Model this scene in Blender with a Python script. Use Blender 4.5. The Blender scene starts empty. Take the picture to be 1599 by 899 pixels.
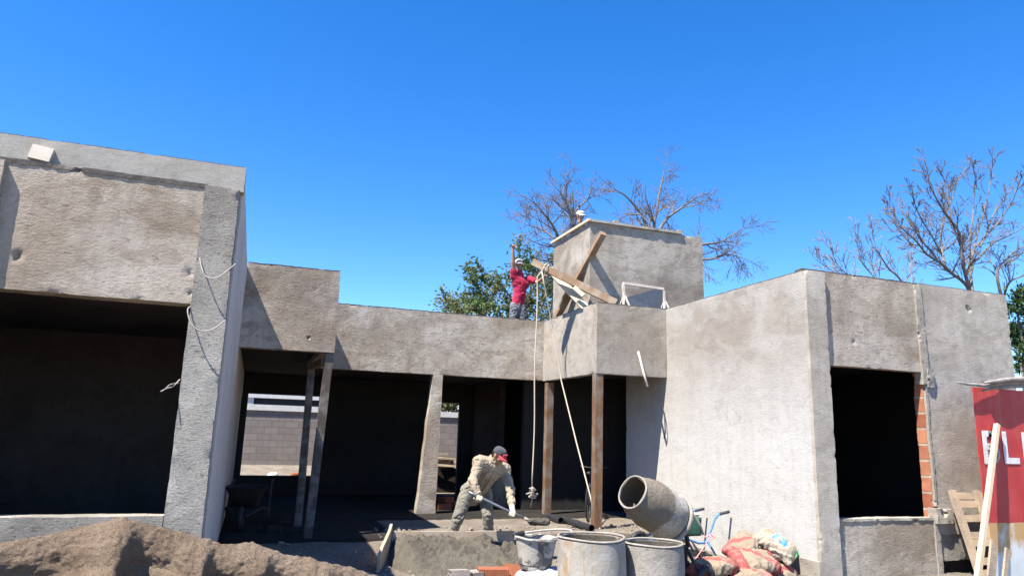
import bpy, bmesh, math, random
from mathutils import Vector, Matrix, noise, Quaternion
R = math.radians
scn = bpy.context.scene
COL = scn.collection

# ------------------------------------------------------------------ camera
F_, P_, Y_, R_ = 1108.25, 0.203752, 0.339698, 0.0304508
CAM = Vector((0, 0, 1.6))
fw = Vector((math.sin(Y_)*math.cos(P_), math.cos(Y_)*math.cos(P_), math.sin(P_)))
rt0 = Vector((math.cos(Y_), -math.sin(Y_), 0)); up0 = rt0.cross(fw)
rt = rt0*math.cos(R_) + up0*math.sin(R_)
up = -rt0*math.sin(R_) + up0*math.cos(R_)

def at(px, py, Y=None, X=None, Z=None):
    """world point seen at photo pixel (px, py) on the plane Y, X or Z"""
    d = rt*((px-799.5)/F_) - up*((py-449.5)/F_) + fw
    if Y is not None: t = (Y-CAM.y)/d.y
    elif X is not None: t = (X-CAM.x)/d.x
    else: t = (Z-CAM.z)/d.z
    return CAM + d*t

cam_d = bpy.data.cameras.new('camera'); cam = bpy.data.objects.new('camera', cam_d); COL.objects.link(cam)
cam.matrix_world = Matrix((( rt.x, up.x, -fw.x, 0), (rt.y, up.y, -fw.y, 0), (rt.z, up.z, -fw.z, CAM.z), (0, 0, 0, 1)))
cam_d.sensor_width = 36; cam_d.lens = 36*F_/1599; cam_d.clip_end = 2000; cam_d.clip_start = .05
scn.camera = cam

# ------------------------------------------------------------------ light
SUNDIR = Vector((-1, -.44, 1.92)).normalized()      # towards the sun
sun_d = bpy.data.lights.new('sun', 'SUN'); sun = bpy.data.objects.new('sun', sun_d); COL.objects.link(sun)
sun_d.energy = 5.0; sun_d.angle = R(.5); sun_d.color = (1, .935, .835)
sun.rotation_euler = SUNDIR.to_track_quat('Z', 'Y').to_euler(); sun.location = (-10, -4, 20)
w = bpy.data.worlds.new('World'); scn.world = w; w.use_nodes = True
nt = w.node_tree; bg = nt.nodes['Background']
sky = nt.nodes.new('ShaderNodeTexSky'); sky.sky_type = 'NISHITA'; sky.sun_disc = False
sky.sun_elevation = math.asin(SUNDIR.z); sky.sun_rotation = math.atan2(SUNDIR.x, SUNDIR.y)
sky.altitude = 1500; sky.air_density = 1.0; sky.dust_density = .0; sky.ozone_density = 2.5
hs = nt.nodes.new('ShaderNodeHueSaturation'); hs.inputs['Saturation'].default_value = 1.36; hs.inputs['Hue'].default_value = .508
nt.links.new(sky.outputs[0], hs.inputs['Color']); nt.links.new(hs.outputs[0], bg.inputs[0])
bg.inputs[1].default_value = .112
scn.view_settings.view_transform = 'Standard'; scn.view_settings.look = 'None'
scn.view_settings.gamma = 1; scn.view_settings.exposure = 1.44
scn.view_settings.use_curve_mapping = False
scn.render.engine = 'CYCLES'
scn.cycles.max_bounces = 6; scn.cycles.diffuse_bounces = 3

# ------------------------------------------------------------------ materials
class NT:
    def __init__(s, name):
        s.m = bpy.data.materials.new(name); s.m.use_nodes = True
        s.t = s.m.node_tree; s.b = s.t.nodes['Principled BSDF']; s.tc = s.t.nodes.new('ShaderNodeTexCoord')
        s.b.inputs['Roughness'].default_value = .9; s.b.inputs['Specular IOR Level'].default_value = .25
    def n(s, ty, **kw):
        o = s.t.nodes.new('ShaderNode'+ty)
        for k, v in kw.items():
            if k in o.inputs: s.set(o.inputs[k], v)
            else: setattr(o, k, v)
        return o
    def set(s, i, v):
        if hasattr(v, 'is_output') or isinstance(v, bpy.types.NodeSocket): s.t.links.new(v, i)
        else: i.default_value = v
    def map(s, scale=(1, 1, 1), loc=(0, 0, 0), rot=(0, 0, 0), src=None):
        o = s.n('Mapping'); s.set(o.inputs[0], src or s.tc.outputs['Object'])
        o.inputs['Scale'].default_value = scale; o.inputs['Location'].default_value = loc; o.inputs['Rotation'].default_value = rot
        return o.outputs[0]
    def noise(s, vec, scale, detail=5, rough=.6, dist=0):
        o = s.n('TexNoise'); s.set(o.inputs['Vector'], vec); o.inputs['Scale'].default_value = scale
        o.inputs['Detail'].default_value = detail; o.inputs['Roughness'].default_value = rough; o.inputs['Distortion'].default_value = dist
        return o.outputs[0]
    def ramp(s, fac, stops, interp='LINEAR'):
        o = s.n('ValToRGB'); s.set(o.inputs[0], fac); e = o.color_ramp.elements; o.color_ramp.interpolation = interp
        while len(e) > len(stops): e.remove(e[-1])
        while len(e) < len(stops): e.new(.5)
        for el, (p, c) in zip(e, stops):
            el.position = p; el.color = (c, c, c, 1) if isinstance(c, (int, float)) else (*c, 1)
        return o.outputs[0]
    def mix(s, fac, a, b, mode='MIX'):
        o = s.n('Mix', data_type='RGBA', blend_type=mode); s.set(o.inputs[0], fac)
        for i, v in ((6, a), (7, b)):
            if isinstance(v, tuple): v = (*v[:3], 1)
            s.set(o.inputs[i], v)
        return o.outputs[2]
    def math(s, op, a, b=0., c=0., clamp=False):
        o = s.n('Math', operation=op, use_clamp=clamp); s.set(o.inputs[0], a); s.set(o.inputs[1], b); s.set(o.inputs[2], c)
        return o.outputs[0]
    def sep(s, v=None):
        o = s.n('SeparateXYZ'); s.set(o.inputs[0], v or s.tc.outputs['Object']); return o.outputs
    def comb(s, x, y, z):
        o = s.n('CombineXYZ'); s.set(o.inputs[0], x); s.set(o.inputs[1], y); s.set(o.inputs[2], z); return o.outputs[0]
    def bump(s, h, strength=.5, dist=.02, prev=None):
        o = s.n('Bump'); s.set(o.inputs['Height'], h); o.inputs['Strength'].default_value = strength; o.inputs['Distance'].default_value = dist
        if prev: s.set(o.inputs['Normal'], prev)
        s.set(s.b.inputs['Normal'], o.outputs[0]); return o.outputs[0]
    def col(s, c):
        s.set(s.b.inputs['Base Color'], (*c[:3], 1) if isinstance(c, tuple) else c); return s

def concrete(name, c1, c2, light=None, rough_scale=16, ridge=.5, pits=.55, seed=0., band=None, streak=0.3, fine=.35, rdist=.03, mott=.55):
    """cement render: two tones in big patches, pale washed patches, trowel ridges, pits and speckle"""
    k = NT(name); v = k.map(loc=(seed, seed*1.7, seed*.6))
    big = k.noise(v, .75, 4, .55, .6)
    c = k.mix(k.ramp(big, [(.36, 0.), (.62, 1.)]), c1, c2)
    if light:
        pw = k.noise(k.map(scale=(1, 1, 1.5), loc=(seed+4, 2, seed)), 1.0, 7, .62, .45)
        c = k.mix(k.math('MULTIPLY', k.ramp(pw, [(.45, 0.), (.55, .5), (.72, 1.)]), .68), c, light)
        pe = k.noise(k.map(scale=(1, 1, 2.1), loc=(seed+9, 5, seed)), 1.25, 3, .5, 1.6)      # a later coat with a visible edge
        c = k.mix(k.math('MULTIPLY', k.ramp(pe, [(.565, 0.), (.58, 1.), (.66, 1.), (.675, 0.)]), .35), c, tuple(x*.8 for x in c1))
    if band:                                             # a lower zone that was rendered another day
        z = k.sep()[2]
        wob = k.math('MULTIPLY_ADD', k.noise(v, 1.3, 4), .5, z)
        c = k.mix(k.ramp(k.math('MULTIPLY_ADD', wob, 1/(band[1]-band[0]), -band[0]/(band[1]-band[0])), [(0., 1.), (1., 0.)]), c, band[2])
    mid = k.noise(v, 5.5, 6, .7)
    c = k.mix(k.ramp(mid, [(.3, mott), (.5, 0.)]), c, tuple(x*.72 for x in c1))
    if streak:
        st = k.noise(k.map(scale=(6, 6, .5), loc=(seed, 0, 0)), 1.5, 4, .6)
        c = k.mix(k.math('MULTIPLY', k.ramp(st, [(.5, 0.), (.75, 1.)]), streak), c, tuple(x*.68 for x in c1))
    vo = k.n('TexVoronoi', feature='DISTANCE_TO_EDGE'); wv_ = k.n('VectorMath', operation='ADD'); k.set(wv_.inputs[0], v)
    nz_ = k.n('TexNoise'); k.set(nz_.inputs['Vector'], v); nz_.inputs['Scale'].default_value = 3.; nz_.inputs['Detail'].default_value = 5
    sc_ = k.n('VectorMath', operation='SCALE'); k.set(sc_.inputs[0], nz_.outputs[1]); sc_.inputs['Scale'].default_value = .45; k.set(wv_.inputs[1], sc_.outputs[0])
    k.set(vo.inputs['Vector'], wv_.outputs[0]); vo.inputs['Scale'].default_value = .9
    ck = k.math('MULTIPLY', k.ramp(vo.outputs['Distance'], [(.0, 1.), (.006, 1.), (.011, 0.)]), k.ramp(k.noise(v, .8, 2), [(.60, 0.), (.68, .4)]))
    c = k.mix(k.math('MULTIPLY', ck, min(1., pits)), c, tuple(x*.35 for x in c1))
    sp = k.noise(v, 90, 3, .7)
    c = k.mix(k.ramp(sp, [(.3, .35), (.5, 0.), (.72, 0.)]), c, tuple(x*.55 for x in c1))
    pit = k.noise(k.map(scale=(1, 1, 2.8), loc=(1, seed, 3)), 12, 5, .65, .4)
    pm = k.ramp(pit, [(.62, 0.), (.66, 1.)])
    c = k.mix(k.math('MULTIPLY', pm, .55*pits), c, tuple(x*.45 for x in c1))
    k.col(c)
    rd = k.noise(k.map(scale=(1, 1, 2.0), loc=(seed, 0, seed)), rough_scale*1.55, 7, .72, .5)
    patch = k.ramp(k.noise(v, 1.9, 4, .6), [(.35, .35), (.62, 1.)])
    n1 = k.bump(k.math('SUBTRACT', k.math('MULTIPLY', rd, patch), k.math('MULTIPLY', pm, .5*pits)), min(1, ridge*1.5), rdist*.95)
    k.bump(k.noise(v, 110, 4, .75), min(1, fine*1.6), .007, n1)
    k.b.inputs['Roughness'].default_value = .93; k.b.inputs['Specular IOR Level'].default_value = .15
    return k.m

M = {}
M['left_panel'] = concrete('render_left', (0.277, 0.214, 0.157), (0.429, 0.362, 0.289), (0.565, 0.510, 0.436), 13, .42, .8, 3.1)
M['pillar'] = concrete('render_pillar', (0.328, 0.302, 0.263), (0.457, 0.428, 0.377), None, 20, 1., 1., 7.7, None, .0, .8, .045)
M['fascia'] = concrete('formed_concrete', (0.345, 0.315, 0.269), (0.387, 0.361, 0.317), (0.439, 0.412, 0.365), 6, .12, .15, 1.3, None, .25, .15)
M['side'] = concrete('formed_side', (.48, .425, .375), (.56, .505, .455), None, 5, .1, .1, 9.3, None, .5, .1)
M['mid_beam'] = concrete('render_mid', (0.268, 0.218, 0.170), (0.401, 0.347, 0.282), (0.603, 0.559, 0.492), 15, .6, .7, 5.4)
M['block'] = concrete('render_block', (0.253, 0.199, 0.149), (0.399, 0.341, 0.278), (0.518, 0.466, 0.396), 11, .4, .9, 2.2)
M['corner'] = concrete('render_corner', (0.273, 0.223, 0.171), (0.382, 0.335, 0.276), (0.459, 0.420, 0.357), 14, .35, .8, 6.6, (2.6, 4.0, (.33, .31, .28)))
M['right_wall'] = concrete('render_right', (0.282, 0.244, 0.204), (0.329, 0.297, 0.257), (0.433, 0.417, 0.388), 16, .3, .45, 4.4, (1.9, 3.5, (.46, .45, .425)), .16, .25, .03, .2)
M['right_front'] = concrete('render_right_front', (0.279, 0.228, 0.174), (0.413, 0.363, 0.302), (0.536, 0.488, 0.420), 14, .5, .8, 8.1)
M['right_pier'] = concrete('render_pier', (0.329, 0.288, 0.237), (0.439, 0.395, 0.333), (0.505, 0.464, 0.403), 17, .35, .5, 11.)
M['tower'] = concrete('render_tower', (0.239, 0.201, 0.159), (0.370, 0.328, 0.275), (0.478, 0.440, 0.385), 15, .4, .6, 12.5)
M['mortar'] = concrete('raw_mortar', (.34, .305, .255), (.43, .39, .335), None, 26, .9, 1., 2.9, None, .0, .7, .035)
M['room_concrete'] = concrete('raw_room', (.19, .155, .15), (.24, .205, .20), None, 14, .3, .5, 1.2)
M['shade_concrete'] = concrete('shade_painted_concrete', (.028, .026, .026), (.038, .035, .034), None, 14, .3, .5, 1.9)  # near-black: the shade of the rooms is put into the concrete colour
M['roof'] = concrete('roof_screed', (.26, .24, .21), (.31, .29, .26), None, 10, .3, .4, 3.3)

M['dark_top'] = None
def simple(name, c, rough=.6, metal=0, var=.25, scale=12, bump=0.):
    k = NT(name); n = k.noise(k.map(), scale, 5, .65)
    k.col(k.mix(k.ramp(n, [(.3, 0.), (.7, 1.)]), tuple(x*(1-var) for x in c), tuple(min(1, x*(1+var)) for x in c)))
    k.b.inputs['Roughness'].default_value = rough; k.b.inputs['Metallic'].default_value = metal
    if bump: k.bump(k.noise(k.map(), scale*4, 4, .7), bump, .01)
    return k.m

def wood(name, c1, c2, axis=2, dirt=None, seed=0.):
    k = NT(name); sc = [9, 9, 9]; sc[axis] = .7
    g = k.noise(k.map(scale=tuple(sc), loc=(seed, seed, seed)), 5, 6, .65, .4)
    c = k.mix(k.ramp(g, [(.3, 0.), (.7, 1.)]), c1, c2)
    if dirt:
        d = k.noise(k.map(loc=(seed, 0, 0)), 3.5, 5, .65)
        c = k.mix(k.ramp(d, [(.45, 0.), (.62, .85)]), c, dirt)
    k.col(c); k.bump(g, .35, .01); k.b.inputs['Roughness'].default_value = .8
    return k.m
M['wood_pale'] = wood('pine_pale', (.42, .33, .22), (.56, .47, .34))
M['wood_pale_x'] = wood('pine_pale_flat', (.42, .33, .22), (.58, .49, .36), 0)
M['wood_brown'] = wood('timber_brown', (.17, .095, .055), (.28, .175, .105), 2, (.27, .22, .17), 3.)
M['wood_prop'] = wood('timber_prop', (.10, .055, .032), (.20, .115, .065), 2, (.20, .175, .15), 5.)
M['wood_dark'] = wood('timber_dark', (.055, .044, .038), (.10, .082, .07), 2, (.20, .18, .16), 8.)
M['wood_grey'] = wood('pallet_wood', (.27, .20, .14), (.38, .30, .22), 0, (.22, .18, .14), 2.)
M['trough_wood'] = wood('trough_board', (.33, .25, .17), (.45, .35, .25), 0, (.37, .34, .29), 6.)

def sandmat(name, c1, c2, scale, b=.6):
    k = NT(name); v = k.map()
    c = k.mix(k.ramp(k.noise(v, 2.2, 5, .65), [(.35, 0.), (.65, 1.)]), c1, c2)
    c = k.mix(k.ramp(k.noise(v, scale*4, 4, .8), [(.32, .8), (.52, 0.)]), c, tuple(x*.5 for x in c1))
    k.col(c); n1 = k.bump(k.noise(v, scale, 8, .8), b, .07); k.bump(k.noise(v, scale*4.5, 5, .85), 1., .035, n1)
    k.b.inputs['Specular IOR Level'].default_value = .1; k.b.inputs['Roughness'].default_value = 1
    return k.m
M['sand'] = sandmat('damp_sand', (.27, .195, .135), (.40, .31, .23), 18, 1.)
M['wet_mortar'] = sandmat('wet_mortar', (.16, .14, .112), (.255, .23, .185), 14, 1.)
M['ground'] = sandmat('dusty_ground', (.24, .20, .155), (.36, .315, .26), 7, 1.)
M['shade_floor'] = sandmat('shade_painted_floor', (.03, .027, .025), (.05, .044, .04), 7, .6)  # dark tone paints the porch shade into the floor
M['gravel'] = sandmat('gravel', (.33, .29, .25), (.46, .42, .36), 20, .4)
M['dark_top'] = simple('dark_mortar_top', (.10, .088, .078), .95, 0, .4, 9, .6)
M['bark'] = simple('grey_bark', (.15, .13, .12), .9, 0, .4, 6, .4)
M['bark_pale'] = simple('pale_bark', (.24, .215, .195), .9, 0, .35, 6, .4)
M['black_plastic'] = simple('black_plastic', (.025, .026, .03), .45, 0, .3)
M['dark_iron'] = simple('dark_iron', (.045, .042, .045), .55, .3, .4)
M['blue_paint'] = simple('blue_paint', (.07, .19, .42), .5, 0, .3, 20)
M['grip'] = simple('rubber_grip', (.045, .05, .065), .7)
M['rope'] = simple('rope', (.52, .46, .36), .9, 0, .15, 60, .5)
M['cord'] = simple('white_cord', (.34, .31, .27), .9)
M['pink_cord'] = simple('pink_cord', (.75, .28, .30), .8)
M['white_paint'] = simple('white_paint', (.58, .57, .54), .6, 0, .12, 9)
M['pvc'] = simple('pale_conduit', (.55, .53, .48), .5, 0, .15)
M['skin'] = simple('skin', (.34, .20, .135), .55, 0, .12, 14)
M['hair'] = simple('dark_hair', (.015, .012, .01), .7)
M['eye'] = simple('eye', (.02, .015, .012), .3)
M['glove'] = simple('work_glove', (.44, .38, .29), .9, 0, .2, 22, .3)
def cloth(name, c, scale=30, var=.15):
    k = NT(name); v = k.map()
    k.col(k.mix(k.ramp(k.noise(v, 4, 5, .6), [(.35, 0.), (.65, 1.)]), tuple(x*(1-var) for x in c), tuple(min(1, x*(1+var)) for x in c)))
    n1 = k.bump(k.noise(k.map(scale=(1, 1, .6)), 9, 4, .55, 1.2), .5, .05); k.bump(k.noise(v, 160, 2), .2, .004, n1)
    k.b.inputs['Sheen Weight'].default_value = .15; return k.m
M['khaki'] = cloth('khaki_shirt', (.31, .25, .18))
M['grey_trousers'] = cloth('grey_trousers', (.165, .155, .13))
M['red_shirt'] = cloth('red_shirt', (.36, .016, .055))
M['dark_trousers'] = cloth('charcoal_trousers', (.14, .145, .165), 30, .35)
M['navy'] = cloth('navy_shirt', (.025, .03, .06))
M['cap_white'] = cloth('white_cap', (.36, .34, .31)); M['cap_grey'] = cloth('grey_cap', (.05, .05, .06)); M['cap_red'] = cloth('red_brim', (.50, .06, .08))
M['boot'] = simple('boot_leather', (.07, .05, .04), .7)

# block masonry / hollow brick
def brickmat(name, axis, bw, bh, c1, c2, cm, ms=.012, bump=.6):
    k = NT(name); x, y, z = k.sep(); br = k.n('TexBrick')
    k.set(br.inputs['Vector'], k.comb(x if axis == 0 else y, z, 0.))
    br.inputs['Scale'].default_value = 1; br.inputs['Brick Width'].default_value = bw; br.inputs['Row Height'].default_value = bh
    br.inputs['Mortar Size'].default_value = ms; br.inputs['Mortar Smooth'].default_value = .3
    br.inputs['Color1'].default_value = (*c1, 1); br.inputs['Color2'].default_value = (*c2, 1); br.inputs['Mortar'].default_value = (*cm, 1)
    nz = k.noise(k.map(), 6, 6, .7)
    k.col(k.mix(k.ramp(nz, [(.3, .45), (.6, 0.)]), br.outputs[0], tuple(v*.7 for v in c1)))
    n1 = k.bump(k.math('SUBTRACT', 1., br.outputs[1]), bump, .012); k.bump(k.noise(k.map(), 60, 4, .7), .4, .008, n1)
    return k.m
M['block_wall'] = brickmat('block_masonry', 0, .4, .2, (.20, .175, .16), (.25, .22, .20), (.14, .125, .115), .009)
M['brick_jamb'] = brickmat('hollow_brick_jamb', 1, 5, .235, (.25, .08, .042), (.43, .19, .11), (.36, .31, .26), .018, 1.)
M['brick_dark'] = brickmat('interior_brick', 1, .33, .19, (.035, .02, .016), (.045, .026, .02), (.035, .032, .03))  # brick colour darkened to carry the indoor shade
def brickclay(name, c):
    k = NT(name); wv = k.n('TexWave', wave_type='BANDS', bands_direction='X'); k.set(wv.inputs[0], k.tc.outputs['Object']); wv.inputs['Scale'].default_value = 16
    k.col(k.mix(k.ramp(k.noise(k.map(), 12, 5, .7), [(.35, 0.), (.7, 1.)]), tuple(v*.75 for v in c), c)); k.bump(wv.outputs[1], .35, .008); return k.m
M['clay'] = brickclay('hollow_clay', (.30, .105, .055))
M['grey_block'] = simple('grey_block', (.26, .225, .20), .95, 0, .25, 9, .6)

# ------------------------------------------------------------------ mesh helpers
def basis(d):
    d = d.normalized(); a = Vector((0, 0, 1)) if abs(d.z) < .9 else Vector((1, 0, 0))
    u = d.cross(a).normalized(); return u, d.cross(u).normalized()

class MB:
    def __init__(s): s.v = []; s.f = []
    def add(s, vs, fs):
        o = len(s.v); s.v += [tuple(p) for p in vs]; s.f += [tuple(i+o for i in f) for f in fs]
    def box(s, x0, x1, y0, y1, z0, z1, mat=None):
        vs = [Vector((x, y, z)) for z in (z0, z1) for y in (y0, y1) for x in (x0, x1)]
        if mat: vs = [mat @ v for v in vs]
        s.add(vs, [(0, 2, 3, 1), (4, 5, 7, 6), (0, 1, 5, 4), (2, 6, 7, 3), (0, 4, 6, 2), (1, 3, 7, 5)]); return s
    def beam(s, a, b, wd, th, ref=Vector((0, 0, 1)), amp=.0):
        a = Vector(a); b = Vector(b); d = (b-a); L = d.length; d.normalize()
        u = d.cross(ref); u = u.normalized() if u.length > 1e-4 else basis(d)[0]; v = u.cross(d).normalized()
        n = max(2, int(L/.15)); vs = []; fs = []
        for i in range(n+1):
            p = a + d*(L*i/n)
            for (su, sv) in ((-1, -1), (1, -1), (1, 1), (-1, 1)):
                q = p + u*(su*wd/2) + v*(sv*th/2)
                if amp: q += noise.noise_vector(q*3)*amp
                vs.append(q)
            if i: 
                k = 4*i
                fs += [(k-4+j, k-4+(j+1) % 4, k+(j+1) % 4, k+j) for j in range(4)]
        fs += [(3, 2, 1, 0), (4*n, 4*n+1, 4*n+2, 4*n+3)]
        s.add(vs, fs); return s
    def tube(s, pts, r, n=8, cap=True):
        pts = [Vector(p) for p in pts]; rs = r if isinstance(r, (list, tuple)) else [r]*len(pts)
        vs = []; fs = []; u = None
        for i, p in enumerate(pts):
            d = (pts[min(i+1, len(pts)-1)] - pts[max(i-1, 0)])
            if d.length < 1e-7: d = Vector((0, 0, 1))
            d.normalize()
            if u is None: u, v = basis(d)
            else:
                u = u - d*u.dot(d); u = u.normalized() if u.length > 1e-5 else basis(d)[0]; v = d.cross(u)
            for k in range(n):
                a = 2*math.pi*k/n; vs.append(p + (u*math.cos(a) + v*math.sin(a))*rs[i])
            if i:
                o = n*i; fs += [(o-n+k, o-n+(k+1) % n, o+(k+1) % n, o+k) for k in range(n)]
        if cap and n > 2:
            fs += [tuple(range(n-1, -1, -1)), tuple(range(n*(len(pts)-1), n*len(pts)))]
        s.add(vs, fs); return s
    def lathe(s, prof, n=40, mat=None, amp=0., fr=3.):
        """profile of (radius, z), closed on itself when the last point equals the first"""
        vs = []; fs = []; m = len(prof)
        for i, (r, z) in enumerate(prof):
            for k in range(n):
                a = 2*math.pi*k/n; q = Vector((r*math.cos(a), r*math.sin(a), z))
                if amp: q += noise.noise_vector(q*fr)*amp*(1 if r > .01 else 0)
                vs.append(mat @ q if mat else q)
            if i: fs += [((i-1)*n+k, (i-1)*n+(k+1) % n, i*n+(k+1) % n, i*n+k) for k in range(n)]
        s.add(vs, fs); return s
    def blob(s, p0, p1, r0, r1, flat=None, kf=1., n=14):
        """tapered capsule; flattened by kf along the vector flat"""
        p0 = Vector(p0); p1 = Vector(p1); d = p1-p0
        d = d.normalized() if d.length > 1e-6 else Vector((0, 0, 1)); u, v = basis(d)
        vs = []; fs = []; m = n//2
        fl = Vector(flat).normalized() if flat is not None else None
        rings = []
        for i in range(m+1): rings.append((p0, r0, math.pi - .5*math.pi*i/m))
        for i in range(m+1): rings.append((p1, r1, .5*math.pi - .5*math.pi*i/m))
        for (p, r, th) in rings:
            for k in range(n):
                a = 2*math.pi*k/n
                q = d*math.cos(th)*r + (u*math.cos(a)+v*math.sin(a))*math.sin(th)*r
                if fl: q -= fl*(q.dot(fl)*(1-kf))
                vs.append(p+q)
        for i in range(len(rings)-1):
            fs += [(i*n+k, i*n+(k+1) % n, (i+1)*n+(k+1) % n, (i+1)*n+k) for k in range(n)]
        s.add(vs, fs); return s
    def rough(s, x0, x1, y0, y1, z0, z1, res=.06, amp=.006, pits=(), edge=0.):
        """subdivided box whose skin wanders a few millimetres, with hollows where chunks fell out"""
        nx, ny, nz = [max(1, min(170, round((b-a)/res))) for a, b in ((x0, x1), (y0, y1), (z0, z1))]
        ids = {}; vs = []; fs = []
        def vid(i, j, k):
            if (i, j, k) in ids: return ids[(i, j, k)]
            p = Vector((x0+(x1-x0)*i/nx, y0+(y1-y0)*j/ny, z0+(z1-z0)*k/nz))
            q = p + noise.noise_vector(p*2.3)*amp*.8 + noise.noise_vector(p*9+Vector((5, 1, 2)))*amp*.28
            onedge = (i in (0, nx)) + (j in (0, ny)) + (k in (0, nz))
            if edge and onedge >= 2:
                q += noise.noise_vector(p*17)*edge*.4
                chip = max(0, noise.noise(p*5.3+Vector((3, 8, 1)))-.22)*max(0, noise.noise(p*19)+.25)
                q += (Vector(((x0+x1)/2, (y0+y1)/2, (z0+z1)/2))-p).normalized()*0 + Vector((((i == 0)-(i == nx)), ((j == 0)-(j == ny)), ((k == 0)-(k == nz))))*chip*edge*9
            for (c, rad, dep, dr) in pits:
                t = (p-Vector(c)+noise.noise_vector(p*26)*rad*.75).length/(rad*.8)
                if t < 1: q += Vector(dr)*dep*(1-t*t)
            ids[(i, j, k)] = len(vs); vs.append(q); return ids[(i, j, k)]
        for i in range(nx):
            for k in range(nz):
                fs.append((vid(i, 0, k), vid(i+1, 0, k), vid(i+1, 0, k+1), vid(i, 0, k+1)))
                fs.append((vid(i, ny, k), vid(i, ny, k+1), vid(i+1, ny, k+1), vid(i+1, ny, k)))
        for j in range(ny):
            for k in range(nz):
                fs.append((vid(0, j, k), vid(0, j, k+1), vid(0, j+1, k+1), vid(0, j+1, k)))
                fs.append((vid(nx, j, k), vid(nx, j+1, k), vid(nx, j+1, k+1), vid(nx, j, k+1)))
        for i in range(nx):
            for j in range(ny):
                fs.append((vid(i, j, 0), vid(i, j+1, 0), vid(i+1, j+1, 0), vid(i+1, j, 0)))
                fs.append((vid(i, j, nz), vid(i+1, j, nz), vid(i+1, j+1, nz), vid(i, j+1, nz)))
        s.add(vs, fs); return s
    def build(s, name, mat, parent=None, smooth=False, angle=None):
        me = bpy.data.meshes.new(name); me.from_pydata(s.v, [], s.f); me.validate(); me.update()
        o = bpy.data.objects.new(name, me); COL.objects.link(o)
        for m in (mat if isinstance(mat, list) else [mat]): me.materials.append(m)
        if parent is not None:
            o.parent = parent; o.matrix_parent_inverse = Matrix.Translation(-Vector(parent_origin(parent)))
        bm = bmesh.new(); bm.from_mesh(me); bmesh.ops.recalc_face_normals(bm, faces=bm.faces); bm.to_mesh(me); bm.free()
        if smooth:
            me.shade_smooth() if hasattr(me, 'shade_smooth') else [setattr(p, 'use_smooth', True) for p in me.polygons]
            if angle is not None and hasattr(me, 'set_sharp_from_angle'): me.set_sharp_from_angle(angle=R(angle))
        return o

def parent_origin(o):
    return Vector(o.location) if o.type == 'EMPTY' else Vector((0, 0, 0))

def tag(o, label=None, cat=None, group=None, kind=None):
    if label: o['label'] = label
    if cat: o['category'] = cat
    if group: o['group'] = group
    if kind: o['kind'] = kind
    return o
def empty(name, loc, label=None, cat=None, group=None, kind=None):
    o = bpy.data.objects.new(name, None); o.location = loc; COL.objects.link(o); o.empty_display_size = .2
    return tag(o, label, cat, group, kind)

def remeshed(mb, voxel, smooth_it=4, fold=0., seed=0, fscale=7.):
    """fuse overlapping closed shapes of mb into one continuous skin"""
    me = bpy.data.meshes.new('tmp'); me.from_pydata(mb.v, [], mb.f); o = bpy.data.objects.new('tmp', me); COL.objects.link(o)
    bm = bmesh.new(); bm.from_mesh(me); bmesh.ops.recalc_face_normals(bm, faces=bm.faces); bm.to_mesh(me); bm.free()
    md = o.modifiers.new('r', 'REMESH'); md.mode = 'VOXEL'; md.voxel_size = voxel
    sm = o.modifiers.new('s', 'SMOOTH'); sm.iterations = smooth_it; sm.factor = .5
    bpy.context.view_layer.update(); dg = bpy.context.evaluated_depsgraph_get()
    m2 = bpy.data.meshes.new_from_object(o.evaluated_get(dg))
    out = MB(); out.v = [tuple(v.co) for v in m2.vertices]; out.f = [tuple(p.vertices) for p in m2.polygons]
    if fold:
        ns = [v.normal.copy() for v in m2.vertices]; vv = []
        for p, nn in zip(out.v, ns):
            p = Vector(p); q = Vector((p.x*fscale+seed, p.y*fscale, p.z*fscale*1.3))
            h = noise.noise(q + noise.noise_vector(q*.6)*1.5); h2 = noise.noise(q*1.9+Vector((7, 3, 1)) + noise.noise_vector(q)*1.2)
            vv.append(tuple(p + nn*fold*(.6-1.1*math.exp(-(h/.11)**2)-.7*math.exp(-(h2/.13)**2)+.5*h)))
        out.v = vv
    bpy.data.objects.remove(o); bpy.data.meshes.remove(me); bpy.data.meshes.remove(m2)
    return out
# ================================================================== SETTING: ground
def ground_z(x, y):
    z = -.2
    if y > 19: z += .66*min(1, (y-19)/4)
    if y < 11.4 or x < -.3 or x > 7.4:
        z += .05*noise.noise(Vector((x*.6, y*.6, 0))) + .022*noise.fractal(Vector((x*2.2, y*2.2, 4)), .7, 2.1, 5)*(1 if abs(x) < 20 and y < 30 else 0)
    # beaten dust ramp up to the floor slab
    if -.2 < x < 7.4 and y < 11.45:
        t = max(0, 1-(11.45-y)/1.3); side = min(1, max(0, (7.0-x)/1.2)); z += .17*t*t*(3-2*t)*side
    return z
g = MB(); xs = []; 
def axis(a, b, fine0, fine1, st):
    o = []; p = fine0
    while p <= fine1: o.append(p); p += st
    q = fine0; d = st
    while q > a: d *= 1.5; q -= d; o.insert(0, q)
    q = o[-1]; d = st
    while q < b: d *= 1.5; q += d; o.append(q)
    return o
xs = axis(-700, 700, -4, 13, .10); ys = axis(-300, 900, 4, 24, .11)
for y in ys:
    for x in xs: g.v.append((x, y, ground_z(x, y)))
nxg = len(xs)
for j in range(len(ys)-1):
    for i in range(nxg-1): g.f.append((j*nxg+i, j*nxg+i+1, (j+1)*nxg+i+1, (j+1)*nxg+i))
tag(g.build('ground', M['ground'], smooth=True), kind='structure')

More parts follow.
